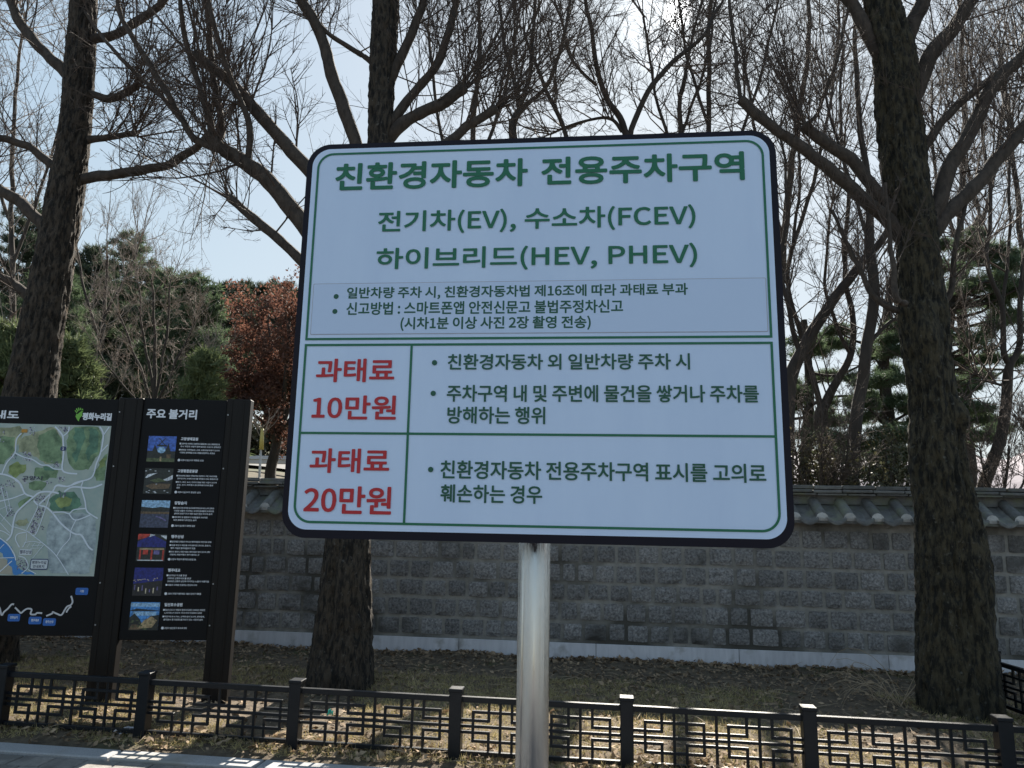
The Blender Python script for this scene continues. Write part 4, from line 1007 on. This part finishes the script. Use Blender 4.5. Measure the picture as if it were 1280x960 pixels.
# left panel: title, emblem, map, route profile
mb = MB(); btext(mb, '안내도', (-19, 512.5), (25.5, 524.5), 0.04); mb.build('lettering', M['white'], PL)
mb = MB(); btext(mb, '평화누리길', (105.5, 516), (141, 526.5), 0.05); mb.build('lettering', M['white'], PL); 
mb = MB()
def c5(x, y): return bq(x / 8, 490 + y / 8)
poly(mb, [c5(*p) for p in [(805, 298), (790, 285), (778, 262), (770, 240), (780, 238), (775, 222), (795, 225), (810, 208), (830, 196), (852, 190), (840, 205), (836, 228), (842, 236), (830, 248), (815, 262), (808, 280)]][::-1], bframe, L0 + 0.0006)
for q in [[(762, 190), (770, 184), (790, 212), (782, 216)], [(775, 172), (785, 166), (800, 196), (790, 203)], [(795, 163), (806, 160), (812, 186), (802, 194)], [(818, 162), (828, 164), (826, 184), (814, 186)], [(838, 170), (850, 176), (838, 188), (828, 188)]]:
    poly(mb, [c5(*p) for p in q], bframe, L0 + 0.0007)
mb.build('emblem', flat('emblem_green', (0.16, 0.42, 0.05)), PL)
mx1 = bq(141, 533)[0]; mz1 = bq(141, 533)[1]; mz0 = bq(116, 720)[1]; mx0 = -2.35
mb = MB(); poly(mb, [(mx0, mz0), (mx1, mz0), (mx1, mz1), (mx0, mz1)], bframe, L0 + 0.0004); mlay = [(mb, M['mapbase'])]
def c6(x, y): return bq(x / 7.387, 600 + y / 7.387)
def clampm(p): return (min(max(p[0], mx0 + 0.004), mx1 - 0.004), min(max(p[1], mz0 + 0.004), mz1 - 0.004))
def blob(mb, pts, lift):
    P = [clampm(p) for p in pts]
    # subdivide and roughen
    o = []
    for i in range(len(P)):
        a = np.array(P[i]); b = np.array(P[(i + 1) % len(P)])
        for j in range(5):
            q = a + (b - a) * j / 5; q = q + np.array([noise.noise((q[0] * 25, q[1] * 25, 1)), noise.noise((q[0] * 25, q[1] * 25, 7))]) * 0.018; o.append(clampm(q))
    poly(mb, o, bframe, lift)
G = {'hill_green': ((0.10, 0.20, 0.10), (0.20, 0.30, 0.16)), 'hill_khaki': ((0.26, 0.30, 0.17), (0.36, 0.38, 0.24)), 'hill_deep': ((0.05, 0.15, 0.10), (0.10, 0.22, 0.14)), 'hill_lime': ((0.18, 0.26, 0.07), (0.27, 0.34, 0.12)), 'map_pale': ((0.30, 0.38, 0.42), (0.40, 0.47, 0.48))}
for g_, (c1, c2) in G.items(): M[g_] = mat(g_, tuple(q * 0.55 for q in c1), tuple(min(1, q * 1.2) for q in c2), 13, 0.5, detail=9)
MBs = {g_: MB() for g_ in list(G) + ['map_river', 'map_sand', 'map_town', 'map_town_light']}
for i, (g_, pts) in enumerate([
    ('hill_khaki', [(200, 480), (380, 400), (560, 350), (640, 480), (640, 720), (480, 720), (330, 620), (200, 600)]),
    ('hill_khaki', [(-300, 360), (220, 350), (260, 420), (170, 560), (150, 650), (-300, 700)]),
    ('hill_green', [(400, 440), (560, 370), (630, 480), (640, 700), (540, 720), (420, 680), (390, 560)]),
    ('hill_green', [(700, 420), (760, 350), (1000, 350), (1040, 440), (1010, 600), (950, 700), (900, 780), (760, 780), (690, 700), (680, 540)]),
    ('hill_deep', [(760, 370), (850, 360), (870, 470), (830, 560), (800, 660), (760, 700), (740, 620), (780, 540), (760, 450)]),
    ('hill_deep', [(900, 380), (980, 360), (1010, 480), (980, 600), (900, 680), (870, 620), (920, 520)]),
    ('hill_green', [(-100, 480), (60, 440), (170, 460), (160, 600), (60, 720), (-100, 740)]), ('hill_lime', [(110, 740), (180, 700), (280, 730), (270, 800), (170, 860), (110, 800)]),
    ('hill_green', [(360, 770), (480, 740), (600, 790), (580, 860), (440, 880), (370, 840)]), ('hill_deep', [(440, 740), (560, 760), (560, 800), (470, 780)]),
    ('hill_green', [(300, 910), (420, 880), (500, 920), (440, 980), (310, 970)]), ('hill_green', [(960, 800), (1060, 640), (1110, 600), (1060, 880), (970, 890)]), ('hill_lime', [(1010, 700), (1090, 640), (1060, 740), (1000, 780)]),
    ]): blob(MBs[g_], [c5(*p) for p in pts], L0 + 0.0007 + 0.00008 * i)
for i, (g_, pts) in enumerate([
    ('map_pale', [(480, 330), (780, 300), (900, 360), (900, 620), (840, 860), (480, 860), (440, 560)]),
    ('hill_deep', [(470, 180), (560, 110), (700, 110), (780, 220), (700, 290), (560, 290), (480, 280)]), ('hill_lime', [(520, 190), (600, 140), (690, 180), (640, 250), (560, 250)]), ('hill_khaki', [(160, 400), (260, 340), (280, 400), (200, 430)]), ('hill_green', [(180, 210), (300, 140), (310, 180), (200, 280)]),
    ('map_river', [(-300, 400), (0, 520), (90, 590), (150, 680), (160, 770), (210, 830), (320, 850), (330, 868), (140, 868), (90, 740), (0, 640), (-300, 560)]), ('map_sand', [(-300, 640), (0, 680), (80, 740), (120, 800), (130, 868), (-300, 868)]),
    ]): blob(MBs[g_], [c6(*p) for p in pts], L0 + 0.0019 + 0.00008 * i)
random.seed(3)
def houses(cf, cx, cy, rx, ry, n, mn='map_town'):
    for _ in range(n):
        x = cx + random.uniform(-1, 1) * rx; y = cy + random.uniform(-1, 1) * ry; w_ = random.uniform(5, 12); h = random.uniform(5, 14)
        q = [clampm(cf(x, y + h)), clampm(cf(x + w_, y + h)), clampm(cf(x + w_, y)), clampm(cf(x, y))]
        poly(MBs['map_town' if random.random() < 0.65 else 'map_town_light'], q, bframe, L0 + 0.0030 + random.uniform(0, 0.0004))
for a_ in [(290, 640, 45, 45, 40), (340, 390, 30, 40, 22), (150, 640, 30, 25, 14), (570, 720, 40, 30, 26), (625, 870, 35, 25, 18), (640, 370, 50, 25, 26), (30, 470, 30, 30, 12), (120, 910, 40, 35, 20), (265, 890, 20, 30, 10), (505, 900, 25, 15, 10), (50, 395, 20, 20, 5)]: houses(c5, *a_)
for a_ in [(380, 170, 45, 40, 40), (590, 130, 28, 22, 16), (110, 290, 35, 45, 26), (40, 90, 40, 60, 26), (405, 438, 14, 20, 5), (215, 770, 45, 50, 40)]: houses(c6, *a_)
for t in range(110):
    f_ = random.random(); x = 395 - f_ * 85 + random.uniform(-34, 30); y = 250 + f_ * 240; houses(c6, x, y, 4, 4, 1)
cols = {'map_river': (0.04, 0.20, 0.50), 'map_sand': (0.36, 0.34, 0.27), 'map_town': (0.10, 0.09, 0.16), 'map_town_light': (0.5, 0.5, 0.58)}
for g_, b_ in MBs.items(): mlay.append((b_, M[g_] if g_ in G else flat(g_, cols[g_])))
rdm = MB()
def road(cf, pts, w_=0.010):
    P = [np.array([*clampm(cf(*p)), 0]) for p in pts]; q, _ = catmull(P, [1] * len(P), 5); ribbon(rdm, [(a[0], a[1]) for a in q], w_, bframe, L0 + 0.0036 + 0.00003 * (len(rdm.v) % 23))
road(c5, [(235, 415), (185, 480), (170, 610), (90, 710), (40, 820)]); road(c5, [(170, 610), (250, 650), (350, 680), (430, 730), (500, 735), (560, 770), (640, 775)]); road(c5, [(570, 350), (640, 430), (650, 500), (655, 620), (640, 770), (690, 810), (790, 820)], 0.013)
road(c5, [(710, 350), (700, 400), (650, 445)]); road(c5, [(1015, 350), (1050, 430), (1025, 600), (980, 720), (950, 830), (900, 875), (780, 905), (700, 945), (600, 930), (560, 960)], 0.012); road(c5, [(1050, 435), (1110, 350)]); road(c5, [(1030, 600), (1095, 530)]); road(c5, [(850, 885), (830, 945)])
road(c5, [(-60, 815), (80, 830), (200, 890), (240, 960)], 0.013)
road(c6, [(160, 0), (210, 40), (250, 125), (320, 155)], 0.013); road(c6, [(250, 125), (130, 170), (0, 200)]); road(c6, [(80, 560), (125, 500), (150, 360), (190, 280), (320, 165), (390, 115), (490, 110), (560, 125)], 0.014); road(c6, [(610, 110), (690, 65), (850, 75), (960, 40)], 0.014); road(c6, [(330, 190), (370, 230), (440, 250), (500, 300), (580, 400), (670, 475), (720, 500), (770, 510), (830, 610), (872, 645)], 0.013)
road(c6, [(365, 240), (500, 110), (540, 55), (640, 60), (780, 10)], 0.012); road(c6, [(265, 460), (350, 290), (370, 235)], 0.007); road(c6, [(480, 140), (440, 260), (360, 480), (320, 510)], 0.007); road(c6, [(765, 70), (800, 190), (815, 280), (860, 320), (918, 355)], 0.011); road(c6, [(500, 300), (600, 295), (655, 310), (700, 275), (810, 262)]); road(c6, [(655, 312), (715, 370), (850, 322)]); road(c6, [(715, 375), (670, 470), (660, 540), (590, 620), (540, 700)], 0.008)
road(c6, [(320, 510), (430, 595), (540, 700), (650, 872)], 0.007); road(c6, [(145, 430), (265, 470), (320, 510)], 0.006); road(c6, [(265, 480), (180, 500), (165, 550), (200, 620)], 0.008); road(c6, [(265, 490), (260, 560), (230, 620)], 0.005); road(c6, [(240, 580), (320, 565), (400, 580)], 0.005); road(c6, [(420, 600), (320, 720)], 0.004); road(c6, [(-80, 450), (40, 470), (110, 510)], 0.006); road(c6, [(0, 290), (130, 430)], 0.005); road(c6, [(0, 370), (110, 490)], 0.005); road(c6, [(35, 380), (130, 260)], 0.004); road(c6, [(0, 280), (110, 230)], 0.004); road(c6, [(30, 60), (90, 310)], 0.006); road(c6, [(80, 100), (120, 290)], 0.005)
road(c6, [(0, 520), (90, 590), (150, 680), (165, 740)], 0.009); road(c6, [(0, 860), (130, 745)], 0.008); road(c6, [(220, 860), (280, 800), (250, 720), (190, 700)], 0.007); road(c6, [(280, 825), (350, 862)], 0.007); road(c6, [(-80, 720), (150, 715)], 0.006); road(c6, [(0, 650), (60, 590)], 0.005)
for k in range(4): road(c6, [(250 + k * 45, 580), (225 + k * 45, 620)], 0.003)
road(c6, [(300, 630), (410, 625)], 0.003); road(c6, [(310, 605), (420, 600)], 0.003)
mlay.append((rdm, flat('map_road', (0.62, 0.68, 0.74))))
lb_ = MB()
a = c6(195, 690); b = c6(318, 638); poly(lb_, rrect(a[0], b[0], a[1], b[1], 0.010, 4), bframe, L0 + 0.0048)
a = c6(300, 815); b = c6(462, 735); poly(lb_, rrect(a[0], b[0], a[1], b[1], 0.010, 4), bframe, L0 + 0.0048); mlay.append((lb_, flat('map_label', (0.55, 0.60, 0.62))))
lb_ = MB(); a = c6(291, 825); b = c6(468, 727); poly(lb_, rrect(a[0], b[0], a[1], b[1], 0.013, 4), bframe, L0 + 0.0044); a = c5(620, 590); b = c5(682, 548); poly(lb_, rrect(a[0], b[0], a[1], b[1], 0.012, 5), bframe, L0 + 0.0044); mlay.append((lb_, flat('map_navy', (0.03, 0.05, 0.13))))
lb_ = MB(); a = c5(235, 408); b = c5(298, 375); poly(lb_, rrect(a[0], b[0], a[1], b[1], 0.006, 3), bframe, L0 + 0.0048); mlay.append((lb_, flat('map_orange', (0.45, 0.22, 0.03))))
tx = MB()
def maptext(s, cf, tl, br, bold=0.02):
    a = cf(*tl); b = cf(*br); put_text(tx, s, a[0], b[0], b[1], a[1], bframe, L0 + 0.0054, bold, 4)
maptext('행주산성', c6, (205, 645), (308, 680)); maptext('평화누리길', c6, (318, 742), (445, 775)); maptext('안내표지', c6, (325, 780), (425, 810)); maptext('고양시', c5, (245, 838), (440, 885), 0.03)
mlay.append((tx, flat('map_ink', (0.03, 0.03, 0.07))))
tx = MB(); maptext('1', c5, (645, 556), (657, 582), 0.05); mlay.append((tx, M['white']))
build_multi('map_print', mlay, PL)
# route profile under the map
def c7(x, y): return bq(x / 8, 700 + y / 8)
mb = MB()
for pts in ([(-120, 470), (-40, 500), (10, 465), (35, 545), (60, 515), (100, 480), (135, 440), (160, 440)], [(170, 470), (205, 505), (230, 525), (260, 500), (295, 482), (335, 490), (325, 535), (370, 540), (390, 525), (440, 527)], [(480, 555), (540, 530), (545, 515), (580, 530), (630, 545), (665, 495), (690, 460), (725, 445), (742, 410), (728, 355)], [(680, 520), (705, 480), (730, 460)]):
    q, _ = catmull([np.array([*c7(*p), 0]) for p in pts], [1] * len(pts), 5); ribbon(mb, [(a[0], a[1]) for a in q], 0.013, bframe, L0 + 0.0006 + 0.0001 * len(mb.f) / 30)
mb.build('route_line', flat('route_white', (0.55, 0.55, 0.57)), PL)
for i, (x0, y0, x1, y1, s) in enumerate([(92, 535, 225, 608, '장항습지'), (300, 563, 438, 637, '행주대교'), (443, 578, 580, 652, '행주산성'), (768, 275, 902, 345, '시점')]):
    mb = MB(); tx = MB(); a = c7(x0, y1); b = c7(x1, y0); poly(mb, rrect(a[0], b[0], a[1], b[1], 0.012, 4), bframe, L0 + 0.0012)
    w_ = b[0] - a[0]; h = b[1] - a[1]; put_text(tx, s, a[0] + w_ * (0.2 if len(s) > 2 else 0.35), b[0] - w_ * (0.2 if len(s) > 2 else 0.35), a[1] + h * 0.35, a[1] + h * 0.72, bframe, L0 + 0.0018, 0.02, 4)
    build_multi('route_label', [(mb, flat('route_blue', (0.02, 0.12, 0.42))), (tx, M['white'])], PL)

# ================================================================== ORNAMENTAL FENCE
FD = np.array([1.0964, -0.1516, 0]); FSP = float(np.linalg.norm(FD)); FE = FD / FSP; FN = np.array([-FE[1], FE[0], 0])
F0 = np.array([-3.617, 5.436, 0.0])
def fence_panel_mb(o, e, n, L):
    mb = MB(); PW = 0.09; w0 = L - PW; zt_ = 0.355; zb = 0.05; T_ = 0.018
    def X(f): return PW / 2 + f * w0
    LV = [1 - q for q in (0, 0.21, 0.38, 0.5, 0.62, 0.79, 1)]
    def Z(i): return zb + (zt_ - zb) * LV[i]
    def bar(x0, x1, z0, z1, t=T_, dep=0.02):
        c = o + e * (x0 + x1) / 2 + EZ * (z0 + z1) / 2
        hx = abs(x1 - x0) + (t if abs(x1 - x0) > abs(z1 - z0) else 0); hz = abs(z1 - z0) + (0 if abs(x1 - x0) > abs(z1 - z0) else 0)
        mb.bevbox(c, (max(hx, t), dep, max(hz, t)), (e, n, EZ), 0.002)
    bar(X(0) - 0.008, X(1) + 0.008, zt_ + 0.012, zt_ + 0.012, 0.034, 0.036); bar(X(0) - 0.008, X(1) + 0.008, zb - 0.010, zb - 0.010, 0.026, 0.030)
    V_ = 0.016; H_ = 0.020   # uprights a little slimmer in depth than rails so no faces coincide
    def v(f, i, j): bar(X(f), X(f), Z(i) + 0.006, Z(j) - 0.006, T_, V_)
    def h(i, f0, f1): bar(X(f0), X(f1), Z(i), Z(i), T_, H_)
    for f in (0.245, 0.5, 0.755): v(f, 0, 6)
    h(3, 0, 1)
    for m1, m2 in ((1, 0), (5, 6)):
        k2 = 2 if m1 == 1 else 4
        h(m1, 0.068, 0.425); h(m1, 0.572, 0.940)
        for f in (0.17, 0.32, 0.68, 0.83): v(f, m2, k2)
        h(k2, 0, 0.17); h(k2, 0.32, 0.68); h(k2, 0.83, 1)
    for f in (0.068, 0.425, 0.572, 0.940): v(f, 1, 5)
    return mb
def fence_post_mb(p):
    mb = MB(); mb.bevbox(p + EZ * 0.195, (0.082, 0.082, 0.45), (FE, FN, EZ), 0.004); mb.bevbox(p + EZ * 0.425, (0.092, 0.092, 0.022), (FE, FN, EZ), 0.004); return mb
fence = thing('fence', 'low black metal fence with a square fret pattern along the kerb', 'fence', F0)
pm = None
for k in range(-1, 10):
    p = F0 + FD * k
    if pm is None: pm = fence_post_mb(p).build('post', M['fence'], fence); p00 = p; continue
    o = pm.copy(); col.objects.link(o); o.parent = fence; o.location = Vector(p - p00)
pn = None
for k in range(-1, 9):
    p = F0 + FD * k
    if pn is None: pn = fence_panel_mb(p, FE, FN, FSP).build('fret_panel', M['fence'], fence); q00 = p; continue
    o = pn.copy(); col.objects.link(o); o.parent = fence; o.location = Vector(p - q00)
    o.rotation_mode = 'AXIS_ANGLE'; o.rotation_axis_angle = (R(random.uniform(-0.7, 0.7)), *FE)
# return fence at the right
S0_ = gnd(1248, 890); T1 = gnd(1282, 839, 0.40); e = T1 - S0_; e[2] = 0; e /= np.linalg.norm(e); nn = np.array([-e[1], e[0], 0])
f2 = thing('fence', 'short run of the same black fret fence turning off behind the mossy trunk', 'fence', S0_)
for k in range(3):
    mb = MB(); p = S0_ + e * 1.076 * k; mb.bevbox(p + EZ * 0.225, (0.082, 0.082, 0.51), (e, nn, EZ), 0.004); mb.bevbox(p + EZ * 0.486, (0.092, 0.092, 0.022), (e, nn, EZ), 0.004); mb.build('post', M['fence'], f2)
    if k < 2: fence_panel_mb(p + EZ * 0.03, e, nn, 1.076).build('fret_panel', M['fence'], f2)

# ================================================================== PARKING SIGN
SC = np.array([0.0459, 1.6932, 2.0335]); SEX = np.array([0.99505, -0.0995, 0.0]); SEX /= np.linalg.norm(SEX); SN = np.array([SEX[1], -SEX[0], 0.0])
SW, SHH = 1.2, 1.0187
sframe = (SC, SEX, EZ, SN)
PBASE = np.array([0.0615, 1.772, 0.0])
sign = thing('parking_sign', 'large white Korean eco car parking sign with green and red writing on a steel pole', 'sign', (PBASE[0], PBASE[1], -0.012))
mb = MB(); mb.cyl(PBASE + EZ * -0.3, PBASE + EZ * 2.46, 0.0385, n=48); mb.build('pole', M['steel'], sign, False)
for p in sign.children[0].data.polygons: p.use_smooth = len(p.vertices) == 4
mb = MB(); mb.cyl(PBASE + EZ * -0.012, PBASE + EZ * 0.004, 0.11, n=32); mb.build('base_plate', M['galv'], sign)
mb = MB()
for z in (1.72, 2.34):
    mb = MB(); mb.bevbox(PBASE + EZ * z - SN * -0.03, (0.9, 0.02, 0.04), (SEX, SN, EZ), 0.003); mb.bevbox(PBASE + EZ * z, (0.12, 0.10, 0.03), (SEX, SN, EZ), 0.003)
    mb.build('bracket', M['galv'], sign)
outer = rrect(-SW / 2, SW / 2, -SHH / 2, SHH / 2, 0.062, 12)
mb = MB(); extrude_outline(mb, outer, sframe, -0.022, 0.0); pnl = mb.build('panel', M['signblack'], sign)
ix0, ix1, iz0, iz1 = -SW / 2 + 0.0155, SW / 2 - 0.0165, -SHH / 2 + 0.020, SHH / 2 - 0.0145
mb = MB(); poly(mb, rrect(ix0, ix1, iz0, iz1, 0.048, 12), sframe, 0.0015); face = mb.build('face', M['signwhite'], pnl)
def sq(u, v):
    p = on_plane(u, v, SC, SN); return float(np.dot(p - SC, SEX)), float(p[2] - SC[2])
def k1(x, y): return sq(340 + x / 1.8824, 140 + y / 1.8824)
def k2(x, y): return sq(340 + x / 1.8824, 400 + y / 1.8824)
# border lines
BW = 0.0058
gx0, gx1 = ix0 + 0.0135, ix1 - 0.0135
zu = (k2(80, 45)[1] + k2(1180, 40)[1]) / 2; zl = (k2(78, 59)[1] + k2(1180, 55)[1]) / 2; zm = (k2(65, 267)[1] + k2(1190, 273)[1]) / 2
gz1 = iz1 - 0.012; gz0 = iz0 + 0.015
xd = (k2(330, 60)[0] + k2(310, 488)[0]) / 2
mb = MB()
def frame_ring(x0, x1, z0, z1, r, corners, wd, lift):
    o_ = rrect(x0, x1, z0, z1, r, 10, corners); i_ = rrect(x0 + wd, x1 - wd, z0 + wd, z1 - wd, r - wd, 10, corners); ring_outline(mb, o_, i_, sframe, lift)
frame_ring(gx0, gx1, zu - BW / 2, gz1, 0.043, (0, 0, 1, 1), BW, 0.0028)
frame_ring(gx0, gx1, gz0, zl + BW / 2, 0.043, (1, 1, 0, 0), BW, 0.0028)
poly(mb, [(gx0 + BW, zm - BW / 2), (gx1 - BW, zm - BW / 2), (gx1 - BW, zm + BW / 2), (gx0 + BW, zm + BW / 2)], sframe, 0.0028)
poly(mb, [(xd - BW / 2, gz0 + BW), (xd + BW / 2, gz0 + BW), (xd + BW / 2, zl - BW / 2), (xd - BW / 2, zl - BW / 2)], sframe, 0.0031)
mb.build('border_line', M['signgreen'], face)
# notice sticker
cs = [k1(97, 407), k1(1160, 388), k1(1168, 515), k1(92, 527)]
tx0 = (cs[0][0] + cs[3][0]) / 2; tx1 = (cs[1][0] + cs[2][0]) / 2; tz1 = (cs[0][1] + cs[1][1]) / 2; tz0 = (cs[2][1] + cs[3][1]) / 2
mb = MB(); poly(mb, rrect(tx0, tx1, tz0, tz1, 0.002, 2), sframe, 0.0024); stk = mb.build('notice_sticker', M['stickeredge'], face)
mb = MB(); poly(mb, rrect(tx0 + 0.0016, tx1 - 0.0016, tz0 + 0.0016, tz1 - 0.0016, 0.002, 2), sframe, 0.0028); mb.build('notice_sheet', M['sticker'], face)
def sline(parent, material, s, kf, xl, yl, xr, yr, h, bold, lift=0.0030, nb=12, name='lettering'):
    a = kf(xl, yl); b = kf(xr, yr); hm = h / 1.8824 * 0.00189 * 0.99
    zc = (a[1] + b[1]) / 2; mb = MB(); put_text(mb, s, a[0], b[0], zc - hm / 2, zc + hm / 2, sframe, lift, bold, nb)
    return mb.build(name, material, parent)
def dot_(parent, material, kf, x, y, r, zc=None, lift=0.0034):
    a = kf(x, y); mb = MB(); c = (a[0], a[1] if zc is None else zc); r = r / 1.8824 * 0.00189
    poly(mb, [(c[0] + r * math.cos(t * math.pi / 12), c[1] + r * math.sin(t * math.pi / 12)) for t in range(24)], sframe, lift); mb.build('bullet', material, parent)
g_, dg, rd_ = M['signgreen'], M['signdark'], M['signred']
sline(face, g_, '친환경자동차', k1, 150, 155, 602, 142, 77, 0.030)
sline(face, g_, '전용주차구역', k1, 634, 143, 1111, 125, 77, 0.030)
sline(face, g_, '전기차(EV), 수소차(FCEV)', k1, 250, 262, 996, 246, 64, 0.020)
sline(face, g_, '하이브리드(HEV, PHEV)', k1, 246, 349, 1000, 337, 64, 0.020)
sline(face, dg, '일반차량 주차 시, 친환경자동차법 제16조에 따라 과태료 부과', k1, 177, 431, 978, 416, 34, 0.024, nb=8)
sline(face, dg, '신고방법 : 스마트폰앱 안전신문고 불법주정차신고', k1, 176, 465, 826, 456, 34, 0.024, nb=8)
sline(face, dg, '(시차1분 이상 사진 2장 촬영 전송)', k1, 303, 500, 750, 496, 36, 0.024, nb=8)
dot_(face, dg, k1, 152, 435, 6.5); dot_(face, dg, k1, 149, 470, 6.5)
sline(face, rd_, '과태료', k2, 105, 120, 289, 118, 60, 0.024); sline(face, rd_, '10만원', k2, 95, 207, 293, 205, 60, 0.024)
sline(face, rd_, '과태료', k2, 90, 332, 277, 331, 60, 0.024); sline(face, rd_, '20만원', k2, 76, 424, 282, 423, 66, 0.024)
sline(face, dg, '친환경자동차 외 일반차량 주차 시', k2, 414, 100, 983, 97, 40, 0.020); dot_(face, dg, k2, 383, 101, 6.5)
sline(face, dg, '주차구역 내 및 주변에 물건을 쌓거나 주차를', k2, 412, 173, 1145, 174, 42, 0.020); dot_(face, dg, k2, 380, 173, 6.5)
sline(face, dg, '방해하는 행위', k2, 413, 225, 643, 224, 42, 0.020)
sline(face, dg, '친환경자동차 전용주차구역 표시를 고의로', k2, 397, 352, 1162, 361, 44, 0.020); dot_(face, dg, k2, 374, 352, 6.5)
sline(face, dg, '훼손하는 경우', k2, 397, 409, 636, 410, 43, 0.020)

# ================================================================== LITTER, GRASS, SMALL THINGS
r_ = np.random.default_rng(5); random.seed(5)
def scatter(n, a0, a1, b0, b1):
    P = []
    while len(P) < n:
        a = r_.uniform(a0, a1); b = r_.uniform(b0, b1); p = st(a, b, 0)
        if p[1] > wallY(p[0]) - 0.06: continue
        P.append((p[0], p[1], bedz(p[0], p[1])))
    return np.array(P)
bmax = 8.7
P = scatter(24000, -7, 8, ck + 0.02, bmax); dens_ = np.array([noise.noise((p[0] * 1.3, p[1] * 1.3, 20)) for p in P]); P = P[dens_ > r_.uniform(-0.9, 0.4, len(P))]
P[:, 2] += r_.uniform(0.004, 0.02, len(P))
V, Fq = cards(len(P), P, 0.023, r_, 0.35, 0.5)
Pb = scatter(900, -6.5, 7.5, ck + 0.05, bmax); Pe = []                      # larger leaves, and drifts along the wall foot and the fence
while len(Pe) < 1500:
    x = r_.uniform(-6, 7); y = wallY(x) - 0.07 - abs(r_.normal(0, 0.09)); Pe.append((x, y, bedz(x, y)))
while len(Pe) < 2600:
    q = F0 + FD * r_.uniform(-1, 8) + FN * r_.normal(0.02, 0.07); Pe.append((q[0], q[1], bedz(q[0], q[1])))
Pb = np.concatenate([Pb, np.array(Pe)]); Pb[:, 2] += r_.uniform(0.006, 0.025, len(Pb))
V2, F2 = cards(len(Pb), Pb, 0.034, r_, 0.25, 0.55); Fq = np.concatenate([Fq, F2 + len(V)]); V = np.concatenate([V, V2])
tag(link('leaf_litter', mesh_np('leaf_litter', V, Fq), M['leaf']), 'dry brown fallen leaves scattered over the soil', 'leaf litter', kind='stuff')
P = scatter(30000, -6.0, 6.5, ck + 0.12, 7.1); mk = np.array([noise.noise((p[0] * 0.9, p[1] * 0.9, 40)) + 0.5 * noise.noise((p[0] * 3, p[1] * 3, 41)) for p in P]); P = P[mk > -0.22]
n = 5; Q = np.repeat(P, n, 0) + np.concatenate([r_.normal(0, 0.018, (len(P) * n, 2)), np.zeros((len(P) * n, 1))], 1); Q[:, 2] -= 0.005
V, Fq = blades(len(Q), Q, np.tile([0, 0, 0.55], (len(Q), 1)), 0.055, 0.0045, 0.75, r_)
tag(link('dry_grass', mesh_np('dry_grass', V, Fq), M['straw']), 'short straw coloured grass in the bed behind the fence', 'grass', kind='stuff')
P = scatter(9000, -6.5, 7.5, ck + 0.4, 8.2); mk = np.array([noise.noise((p[0] * 1.1, p[1] * 1.1, 60)) + 0.5 * noise.noise((p[0] * 4, p[1] * 4, 61)) for p in P]); P = P[mk > 0.34]
n = 5; Q = np.repeat(P, n, 0) + np.concatenate([r_.normal(0, 0.02, (len(P) * n, 2)), np.zeros((len(P) * n, 1))], 1); Q[:, 2] -= 0.005
V, Fq = blades(len(Q), Q, np.tile([0, 0, 0.7], (len(Q), 1)), 0.04, 0.005, 0.55, r_)
tag(link('green_grass', mesh_np('green_grass', V, Fq), M['moss']), 'sparse green grass tufts in the shade of the wall', 'grass', kind='stuff')
T = Tubes(); P = scatter(900, -6.5, 7.5, ck + 0.1, bmax)
for p in P:
    a = random.uniform(0, 6.28); L = random.uniform(0.05, 0.22); d = Vector((math.cos(a), math.sin(a), random.uniform(-0.05, 0.15))); q = Vector(p) + Vector((0, 0, 0.014))
    T.add([q, q + d * L * 0.5 + Vector((0, 0, random.uniform(0, 0.01))), q + d * L + rv(0.01)], [0.003, 0.0025, 0.0015])
tag(T.build('fallen_twigs', M['stalk'], None, 4), 'thin fallen twigs lying about the bed', 'twigs', kind='stuff')
# dry stalks by the mossy tree
c = gnd(1120, 885); ds = thing('dry_stalks', 'clump of long pale arching dry stalks left of the mossy trunk foot', 'dry plant', (c[0], c[1], 0.0))
T = Tubes()
for k in range(17):
    q = Vector((c[0] + random.gauss(0, 0.10), c[1] + random.gauss(0, 0.07), 0.01)); a = random.choice([math.pi, math.pi, 0.2]) + random.gauss(0, 0.6)
    shoot(T, q, Vector((math.cos(a) * 0.8, math.sin(a) * 0.5, 1.0)), random.uniform(0.45, 0.95), 0.0045, 0, 0.0, 0.07, kids=(2, 0), segs=(9, 5), droop=0.75, minr=0.0015)
T.build('stems', M['stalk'], ds, 4)
# bits of rubbish
def crumple(name, label, p, size, material, seed):
    random.seed(seed); mb = MB(); k = 7; V = []
    for j in range(k):
        for i in range(k):
            V.append((p[0] + (i / (k - 1) - 0.5) * size[0] + random.gauss(0, size[0] * 0.04), p[1] + (j / (k - 1) - 0.5) * size[1] + random.gauss(0, size[1] * 0.05), p[2] + random.uniform(0.005, size[2])))
    mb.add(V, [(j * k + i, j * k + i + 1, (j + 1) * k + i + 1, (j + 1) * k + i) for j in range(k - 1) for i in range(k - 1)])
    tag(mb.build(name, material), label, 'litter')
p = gnd(160, 918); crumple('crumpled_wrapper', 'crumpled whitish wrapper lying under the fence beside a post', (p[0], p[1] - 0.03, 0.012), (0.13, 0.07, 0.05), flat('wrapper_white', (0.5, 0.5, 0.55)), 1)
p = gnd(411, 903); crumple('crumpled_wrapper', 'small teal wrapper lying in the dry grass behind the fence', (p[0], p[1], 0.04), (0.05, 0.05, 0.06), flat('wrapper_teal', (0.05, 0.36, 0.30)), 2)
